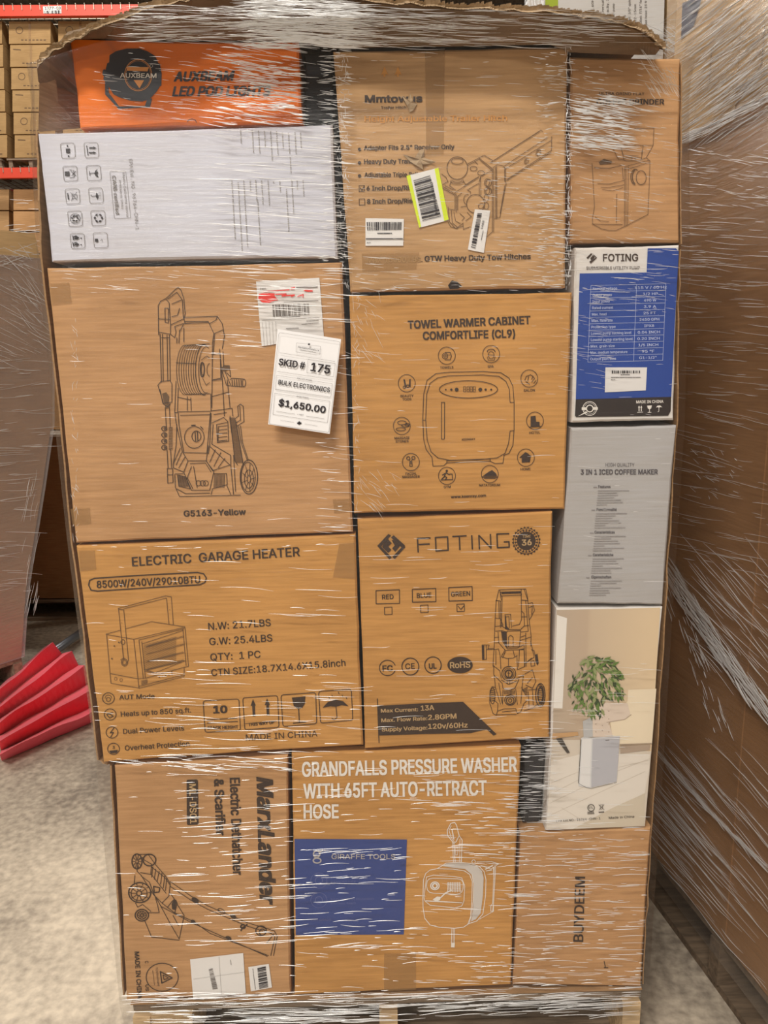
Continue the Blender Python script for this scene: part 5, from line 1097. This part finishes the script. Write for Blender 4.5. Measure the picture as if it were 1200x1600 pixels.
# ---------------------------------------------------------------- left-hand wrapped load and its pallet
YL = 1.9
F0 = atz(34, 1026, .14); F1 = atz(-60, 1057, .14); dL = (F1-F0); dL.z = 0; dL.normalize(); nL = Vector((-dL.y, dL.x, 0))
if nL.x < 0: nL = -nL
def atL(px, py, off=0): return on_plane(px, py, F0+nL*off, nL)
def zfix(p, z0):
    return p
def block(name, label, pts, Y, depth, mat, cat, part):
    W_ = [at(x, y, Y) for x, y in pts]; zlo = min(p.z for p in W_); cx = sum(p.x for p in W_)/len(W_)
    t = empty(name, (cx, Y+depth/2, zlo), label, cat); mb = MB(); n = len(W_)
    mb.v = [tuple(p) for p in W_]+[(p.x, Y+depth, p.z) for p in W_]; mb.f = [tuple(range(n-1, -1, -1)), tuple(range(n, 2*n))]+[(i, (i+1) % n, n+(i+1) % n, n+i) for i in range(n)]
    mb.build(part, mat, t); return t
def side_block(name, label, pts, depth, mat, part, off=0):
    """block seen by its aisle side; pts are on that side"""
    W_ = [atL(x, y, off) for x, y in pts]; c = sum(W_, Vector())/len(W_)-nL*depth/2
    t = empty(name, (c.x, c.y, min(p.z for p in W_)), label, 'cardboard box'); mb = MB(); n = len(W_)
    mb.v = [tuple(p) for p in W_]+[tuple(p-nL*depth) for p in W_]; mb.f = [tuple(range(n)), tuple(range(2*n-1, n-1, -1))]+[(i, (i+1) % n, n+(i+1) % n, n+i) for i in range(n)]
    mb.build(part, mat, t); return t
ztop = atL(0, 398).z; pn = F0+dL*1.1
def onz(u, z): p = F0+dL*u; return Vector((p.x, p.y, z))
def addz(P): return P
# far edge bulges like the photograph's; near end is out of the picture
def load_outline(d):
    E = [atL(x+d, y) for x, y in [(66, 398), (72, 430), (80, 543), (80, 663), (66, 760), (40, 924), (33, 1024)]]
    E[-1].z = .14; E[0].z = ztop
    return E
def side_mesh(E, depth, off, name, mat, par, closed=True):
    near = [onz(.8, p.z) for p in E]; P = E+near[::-1]; P = [p+nL*off for p in P]; n = len(P); mb = MB()
    mb.v = [tuple(p) for p in P]+[tuple(p-nL*depth) for p in P]; mb.f = ([tuple(range(n)), tuple(range(2*n-1, n-1, -1))] if closed else [tuple(range(n))])+[(i, (i+1) % n, n+(i+1) % n, n+i) for i in range(n)]
    return mb.build(name, mat, par)
cL = F0+dL*.4-nL*.5
lt = empty('bulk_box', (cL.x, cL.y, .14), 'tall brown bulk box wrapped in hazy film at the left edge of the aisle', 'cardboard box')
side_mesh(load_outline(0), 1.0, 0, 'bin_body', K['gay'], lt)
EL = [atL(60, 380), atL(66, 397)]; EL[1].z = ztop+.002; EL[0].z = ztop+.10
lb2 = empty('upper_carton', (cL.x, cL.y, ztop), 'pale tan carton with a crumpled film top on the tall wrapped load at left', 'cardboard box')
side_mesh(EL, .6, -.02, 'carton_body', K['tan'], lb2)
lw = empty('stretch_wrap', (cL.x, cL.y, .14), 'hazy stretch wrap around the tall brown bulk box at left', 'plastic wrap')
FILM3 = film_mat('stretch_film_hazy', gloss=.02, rough=.24, haze=.13, scale=(3, 3, 30), bump=.5, fk=.22)
side_mesh(load_outline(3), 1.02, .012, 'film_sheet', FILM3, lw)
mb = MB()
def s_left(px, py): p = atL(px, py, .014); return p, nL, (p-CAM).length/FPX
ridges(mb, s_left, [(-60, 384, 66, 420, 60, 8, 50, .5, 2, 10, 20), (-60, 420, 72, 560, 60, 15, 80, .4, 1.4, 25, 10), (-60, 560, 70, 760, 60, 15, 80, .4, 1.2, -3, 8), (-60, 760, 50, 930, 40, 15, 70, .4, 1.2, -4, 8), (20, 420, 72, 520, 20, 20, 60, .4, 1.4, 50, 8), (36, 700, 58, 950, 20, 20, 60, .4, 1.2, 102, 4)], 31)
mb.build('film_folds_and_glints', WR, lw, smooth=True, kind='stuff')
pallet((cL.x, cL.y, 0), math.atan2(-dL.x, dL.y)+math.pi/2 if 0 else math.atan2(dL.y, dL.x), .80, 1.0, 'worn wooden pallet under the tall wrapped load at left', WOODD, h=.135)
# bin in the gap behind
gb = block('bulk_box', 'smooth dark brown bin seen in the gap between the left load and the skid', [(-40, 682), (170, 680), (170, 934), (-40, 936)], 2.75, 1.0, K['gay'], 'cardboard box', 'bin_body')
mb = MB(); P0, P1 = at(40, 678, 2.74), at(170, 676, 2.74); mb.box(((P0.x+P1.x)/2, 3.2, P0.z-.01), (P1.x-P0.x, .95, .012)); mb.build('rim', plain('white_rim', (.7, .66, .6), .5), gb)
gc = block('upper_carton', 'orange-tan carton standing in the gap on top of the smooth brown bin', [(60, 560), (170, 556), (170, 676), (60, 677)], 2.95, .6, K['kraft2'], 'cardboard box', 'carton_body')
gc.location.z += gb.location.z+0*1+(at(0, 682, 2.75).z-gb.location.z)-gc.location.z+.012
pb = at(100, 950, 2.75); pallet((pb.x+.1, 3.25, 0), 0, 1.1, 1.0, 'dark wooden pallet under the smooth brown bin in the gap', WOODD, h=max(.12, at(100, 936, 2.75).z-.002))
# carton with lettered white face, top right behind the cover
YW = 1.5
bw = block('bulk_box', 'tall plain bin hidden behind the skid that carries the lime-edged white box', [(700, 150), (1120, 150), (1060, 1100), (700, 1100)], YW, .8, K['gay'], 'cardboard box', 'bin_body')
tz = at(900, 150, YW).z
bx = empty('white_carton', at(955, 150, YW), 'white box with a lime green edge and sideways print, top right behind the cover', 'cardboard box')
mb = MB(); W_ = [at(x, y, YW-.01) for x, y in [(851, -60), (1040, -60), (1034, 150), (851, 150)]]
for w_ in W_[2:]: w_.z = tz+.002
n = 4; mb.v = [tuple(p) for p in W_]+[(p.x, YW+.4, p.z) for p in W_]; mb.f = [(3, 2, 1, 0), (4, 5, 6, 7)]+[(i, (i+1) % 4, 4+(i+1) % 4, 4+i) for i in range(4)]; mb.build('carton_body', K['whitew'], bx)
bb = {'o': bx, 'Y': YW-.01}
p = Print(LIME, 'printed_stripe', 1); p.mat = plain('lime_print', (.42, .52, .03), .5); p.poly([(852, -50), (872, -50), (872, 60), (852, 60)]); p.put(bb)
p = Print(INK, 'printed_text', 1).frame(820, 0, 3.158)
for t, x, y0, y1 in (('120V, 60Hz', 340, 98, -15), ('1200W', 366, 98, 50), ('Universal M', 390, 98, -25), ('Capacity, 35L', 414, 98, -30), ('garden pump', 443, 108, 18), ('M26', 498, 112, 75), ('Inlet: 3/8" quick c', 522, 122, -30), ('M22-15mm', 550, 122, 20), ('Outlet: 7/16" female', 577, 130, -40), ('Hose hose: 23 ft (7m)', 603, 138, -40)): p.text(t, (x, y0), (x, y1), 3.6, .01)
p.ell(228, 75, 24, 28, fill=True); p.put(bb)
p = Print(WINK, 'printed_text', 2).frame(820, 0, 3.158); p.line([(215, 78), (226, 62), (242, 70)], 1.4); p.put(bb)
# brown torn carton right of it
bt = block('torn_carton', 'crumpled tan carton beside the lime-edged white box, top right', [(1042, -60), (1074, -60), (1072, 60), (1060, 110), (1042, 150)], YW+.02, .4, K['tan'], 'cardboard box', 'carton_body')
mb = MB()
def s_w(px, py): p = at(px, py, YW-.03); return p, Vector((0, -1, 0)), (p-CAM).length/FPX
ridges(mb, s_w, [(820, -20, 850, 28, 50, 15, 45, .6, 2.2, 85, 8), (1010, 45, 1068, 90, 70, 10, 50, .5, 2, 20, 20), (880, 0, 1060, 70, 20, 10, 60, .3, .8, -10, 10)], 41)
ww = empty('stretch_wrap', at(940, 150, YW-.03), 'strips of stretch wrap around the lime-edged white box behind the cover', 'plastic wrap'); mb.build('film_folds_and_glints', WR, ww, smooth=True, kind='stuff')

# ---------------------------------------------------------------- red folded canopy and pole on the floor
def cloth_mat():
    m, nt, b = newmat('red_canvas'); b.inputs['Base Color'].default_value = (.86, .016, .07, 1); b.inputs['Roughness'].default_value = .75; b.inputs['Sheen Weight'].default_value = .3
    L = nt.links.new; tc = N(nt, 'ShaderNodeTexCoord'); n1 = N(nt, 'ShaderNodeTexNoise'); n1.inputs['Scale'].default_value = 12; n1.inputs['Detail'].default_value = 4; L(tc.outputs['Object'], n1.inputs[0]); bp = N(nt, 'ShaderNodeBump'); bp.inputs['Strength'].default_value = .5; bp.inputs['Distance'].default_value = .01; L(n1.outputs[0], bp.inputs['Height']); L(bp.outputs[0], b.inputs['Normal']); return m
near = [(-90, 1150), (-88, 1168), (-84, 1185), (-80, 1200), (-76, 1215)]
# rim of the folded fan: ridge/valley, image point and height above the floor
rim = [((70, 1012), .02), ((82, 1004), .13), ((96, 1022), .03), ((112, 1018), .12), ((122, 1040), .03), ((132, 1040), .13), ((138, 1068), .02), ((144, 1076), .12), ((150, 1102), .02), ((146, 1110), .08), ((150, 1125), .004)]
apex = [((-140+i*3, 1196+i*4), (.03, .11, .04, .12, .04, .12, .04, .10, .03, .06, .004)[i]) for i in range(11)]
mb = MB(); nu = 16; nv = len(rim)
for i in range(nu+1):
    t = .39+.61*i/nu
    for j in range(nv):
        a = atz(*apex[j][0], apex[j][1]); b_ = atz(*rim[j][0], rim[j][1]); p = a.lerp(b_, t); p.z += .012*noise.noise(Vector((t*5, j*1.3, 2)))*(t < .97); p.z = max(p.z, .004)
        mb.v.append(tuple(p))
for i in range(nu):
    for j in range(nv-1): mb.f.append((i*nv+j, (i+1)*nv+j, (i+1)*nv+j+1, i*nv+j+1))
cz = atz(40, 1110, 0); rc = empty('folded_canopy', (cz.x, cz.y, 0), 'bright red folded canvas canopy lying on the floor at left', 'canopy')
oc = mb.build('canvas', cloth_mat(), rc)
so = oc.modifiers.new('th', 'SOLIDIFY'); so.thickness = .003
mb = MB(); a, b_ = atz(60, 1035, .06), atz(150, 972, .05); mb.tube([a, a.lerp(b_, .5), b_], .02, 12); mb.build('pole', plain('grey_tube', (.16, .17, .19), .35, .5), rc, smooth=True)

# ---------------------------------------------------------------- pallet racking with cartons, far left
YR = 7.0
RED = plain('red_orange_beam_paint', (.72, .055, .02), .4); STEEL = plain('galvanised_wire', (.45, .40, .33), .4, .6)
rk = empty('pallet_rack', (at(0, 800, YR).x-1, YR+.5, 0), 'tall warehouse rack with red-orange beams, far left', 'rack')
for (ya, yb) in ((10, 27), (263, 279)):
    P = at(0, (ya+yb)/2, YR); h = at(0, ya, YR).z-at(0, yb, YR).z; x0 = at(-500, 20, YR).x; x1 = at(330, 20, YR).x
    for yy, nm in ((YR, 'beam'), (YR+1.0, 'beam')):
        mb = MB(); mb.box(((x0+x1)/2, yy, P.z), (x1-x0, .05, h)); mb.build(nm, RED, rk)
    mb = MB()
    for k in range(60): x = x0+(x1-x0)*k/59; mb.box((x, YR+.5, P.z+h/2+.006), (.006, 1.08, .006)); mb.box((x, YR-.03, P.z+h/2-.02), (.006, .006, .05))
    for k in range(8): mb.box(((x0+x1)/2, YR+.06+k*.13, P.z+h/2+.012), (x1-x0, .006, .006))
    mb.build('wire_deck', STEEL, rk, kind='stuff')
for xx in (x0+.02, x1-.04):
    for yy in (YR+.06, YR+.95): mb = MB(); mb.box((xx, yy, 2.6), (.08, .07, 5.2)); mb.build('upright', plain('blue_upright_paint', (.03, .10, .35), .4), rk)
q = [(67, 10), (96, 9), (96, 21), (68, 21)]
mb = MB(); mb.poly([at(x, y, YR-.028) for x, y in q][::-1]); tg = mb.build('location_tag', PAPER, rk); tg['label'] = 'white barcode tag on the upper beam'
pp = Print(BLK, 'barcode'); pp.bars([(69, 17), (95, 16), (95, 21), (70, 21)], 16, 3).text('1777-50', (70, 15), (95, 14.5), 4, .03); pp.put({'o': tg, 'Y': YR-.028})
def far_box(q, Y, dp, mat, label, group=None, marks=True, seed=0):
    W_ = [at(x, y, Y) for x, y in q]; t = empty('storage_carton', (sum(p.x for p in W_)/4, Y+dp/2, min(p.z for p in W_)), label, 'cardboard box', group)
    mb = MB(); mb.v = [tuple(p) for p in W_]+[(p.x, Y+dp, p.z) for p in W_]; mb.f = [(3, 2, 1, 0), (4, 5, 6, 7)]+[(i, (i+1) % 4, 4+(i+1) % 4, 4+i) for i in range(4)]; mb.build('carton_body', mat, t)
    if marks:
        P = Print(INK2, 'printed_symbols'); P.gap = 3; x0, y0 = q[0]; x1, y1 = q[2]; w_, h_ = x1-x0, y1-y0
        if seed % 2: P.line([(x0+w_*.08, y0+h_*.2), (x0+w_*.25, y0+h_*.22)], 1.6)
        else: P.ell(x0+w_*.25, y0+h_*.4, w_*.08, w_*.08, w=1)
        for i in range(7): xx = x0+w_*(.3+.09*i); P.line([(xx, y1-h_*.16), (xx+w_*.04, y1-h_*.16)], 1.8)
        P.put({'o': t, 'Y': Y}, t)
    # centre tape
    P = Print(TAPE, 'tape_strip'); xm = (q[0][0]+q[1][0])/2; P.poly([(xm-2, q[0][1]), (xm+2, q[0][1]), (xm+2, q[2][1]), (xm-2, q[2][1])]); P.put({'o': t, 'Y': Y}, t)
ords = ['topmost', 'second from the top', 'third from the top', 'fourth from the top', 'fifth from the top', 'lowest']
rows_ = [(33, 68), (70, 104), (106, 139), (141, 174), (176, 209), (211, 246)]
for i, (ya, yb) in enumerate(rows_):
    dx = i*1.8
    far_box([(14+dx, ya+.5), (79+dx, ya), (79+dx, yb), (14+dx, yb+.5)], YR+.08, .6, K['kraftr'], 'marked brown carton, %s in the middle column on the upper rack shelf' % ords[i], 'cartons on the upper rack shelf', seed=i)
    far_box([(-66+dx, ya+1), (3+dx*.9, ya), (3+dx*.9, yb), (-66+dx, yb+1)], YR+.08, .6, K['kraftr'], 'brown carton, %s in the left column on the upper rack shelf' % ords[i], 'cartons on the upper rack shelf', seed=i+1)
    far_box([(91+dx, ya), (160+dx, ya), (160+dx, yb), (91+dx, yb)], YR+.12, .6, K['kraftr'], 'brown carton, %s in the right column on the upper rack shelf' % ords[i], 'cartons on the upper rack shelf', seed=i)
# shelf pallets beneath them
for k, (xa, xb) in enumerate(((-60, 6), (14, 86), (96, 170))):
    a, b_ = at(xa, 255, YR+.1), at(xb, 255, YR+.1); t = empty('wooden_pallet', ((a.x+b_.x)/2, YR+.4, a.z-.04), 'dark pallet under the %s carton column on the upper rack shelf' % ('left', 'middle', 'right')[k], 'pallet')
    zlow = at(0, 263, YR).z+.018
    ztp = at(50, 247.5, YR+.08).z-.004
    for yy in (YR+.1, YR+.4, YR+.66): mb = MB(); mb.box(((a.x+b_.x)/2, yy, ztp-.008), (b_.x-a.x, .09, .016)); mb.build('deck_board', WOODD, t)
    for xx in (a.x+.03, (a.x+b_.x)/2, b_.x-.03): mb = MB(); mb.box((xx, YR+.38, (zlow+ztp-.016)/2), (.04, .62, ztp-.016-zlow)); mb.build('stringer', WOODD, t)
rows2 = [(296, 328), (330, 361), (363, 395), (397, 430), (432, 464)]
for i, (ya, yb) in enumerate(rows2):
    far_box([(21, ya), (120, ya), (120, yb), (21, yb)], YR+.1, .7, K['kraft'], 'film-wrapped carton, %s in the stack under the lower red beam' % (ords[:4]+['lowest'])[i], 'wrapped cartons under the lower beam', marks=False)
    far_box([(-70, ya), (14, ya), (14, yb), (-70, yb)], YR+.2, .7, K['kraft3'], 'brown carton, %s in the left stack under the lower red beam' % (ords[:4]+['lowest'])[i], 'left stack under the lower beam', marks=False)
mb = MB()
def s_rk(px, py): p = at(px, py, YR+.085); return p, Vector((0, -1, 0)), (p-CAM).length/FPX
ridges(mb, s_rk, [(22, 296, 110, 330, 12, 15, 40, .6, 1.6, 0, 4), (22, 352, 110, 366, 22, 15, 40, .8, 2.2, -4, 4), (22, 370, 110, 395, 8, 15, 40, .5, 1.4, 0, 4)], 51)
ww = empty('stretch_wrap', at(60, 464, YR+.085), 'band of stretch wrap around the carton stack under the lower red beam', 'plastic wrap'); mb.build('film_folds_and_glints', WR, ww, smooth=True, kind='stuff')
# base that carries the lower stacks
for k, (xa, xb) in enumerate(((-80, 16), (18, 124))):
    zb_ = at(0, 466, YR+.1).z; a, b_ = at(xa, 466, YR+.1), at(xb, 466, YR+.1)
    t = empty('bulk_box', ((a.x+b_.x)/2, YR+.5, 0), 'tall brown bin on the floor carrying the %s stack under the lower beam' % ('left', 'wrapped')[k], 'cardboard box')
    mb = MB(); mb.box(((a.x+b_.x)/2, YR+.5, (zb_-.004)/2), (b_.x-a.x-.02, .84, zb_-.004)); mb.build('bin_body', K['gay'], t)
# high bay fixtures on the roof, the rearmost an addition for light
for i, (lx, ly, lz, pw) in enumerate(LAMPS):
    t = empty('high_bay_lamp', (lx, ly, lz), 'long high bay lamp hung from the roof ' + ('behind the camera to the left', 'behind the camera to the right', 'far behind the camera, added for front light and glints', 'left of the red canopy', 'over the far racks', 'over the right-hand loads')[i], 'lamp', 'high bay lamps')
    mb = MB(); mb.box((lx, ly, lz+.06), (2.45, .65, .08)); mb.build('housing', STEEL, t)
    mb = MB(); mb.tube([(lx-.5, ly, lz+.1), (lx-.5, ly, 8.9)], .006, 5); mb.tube([(lx+.5, ly, lz+.1), (lx+.5, ly, 8.9)], .006, 5); mb.build('hanging_cables', STEEL, t)
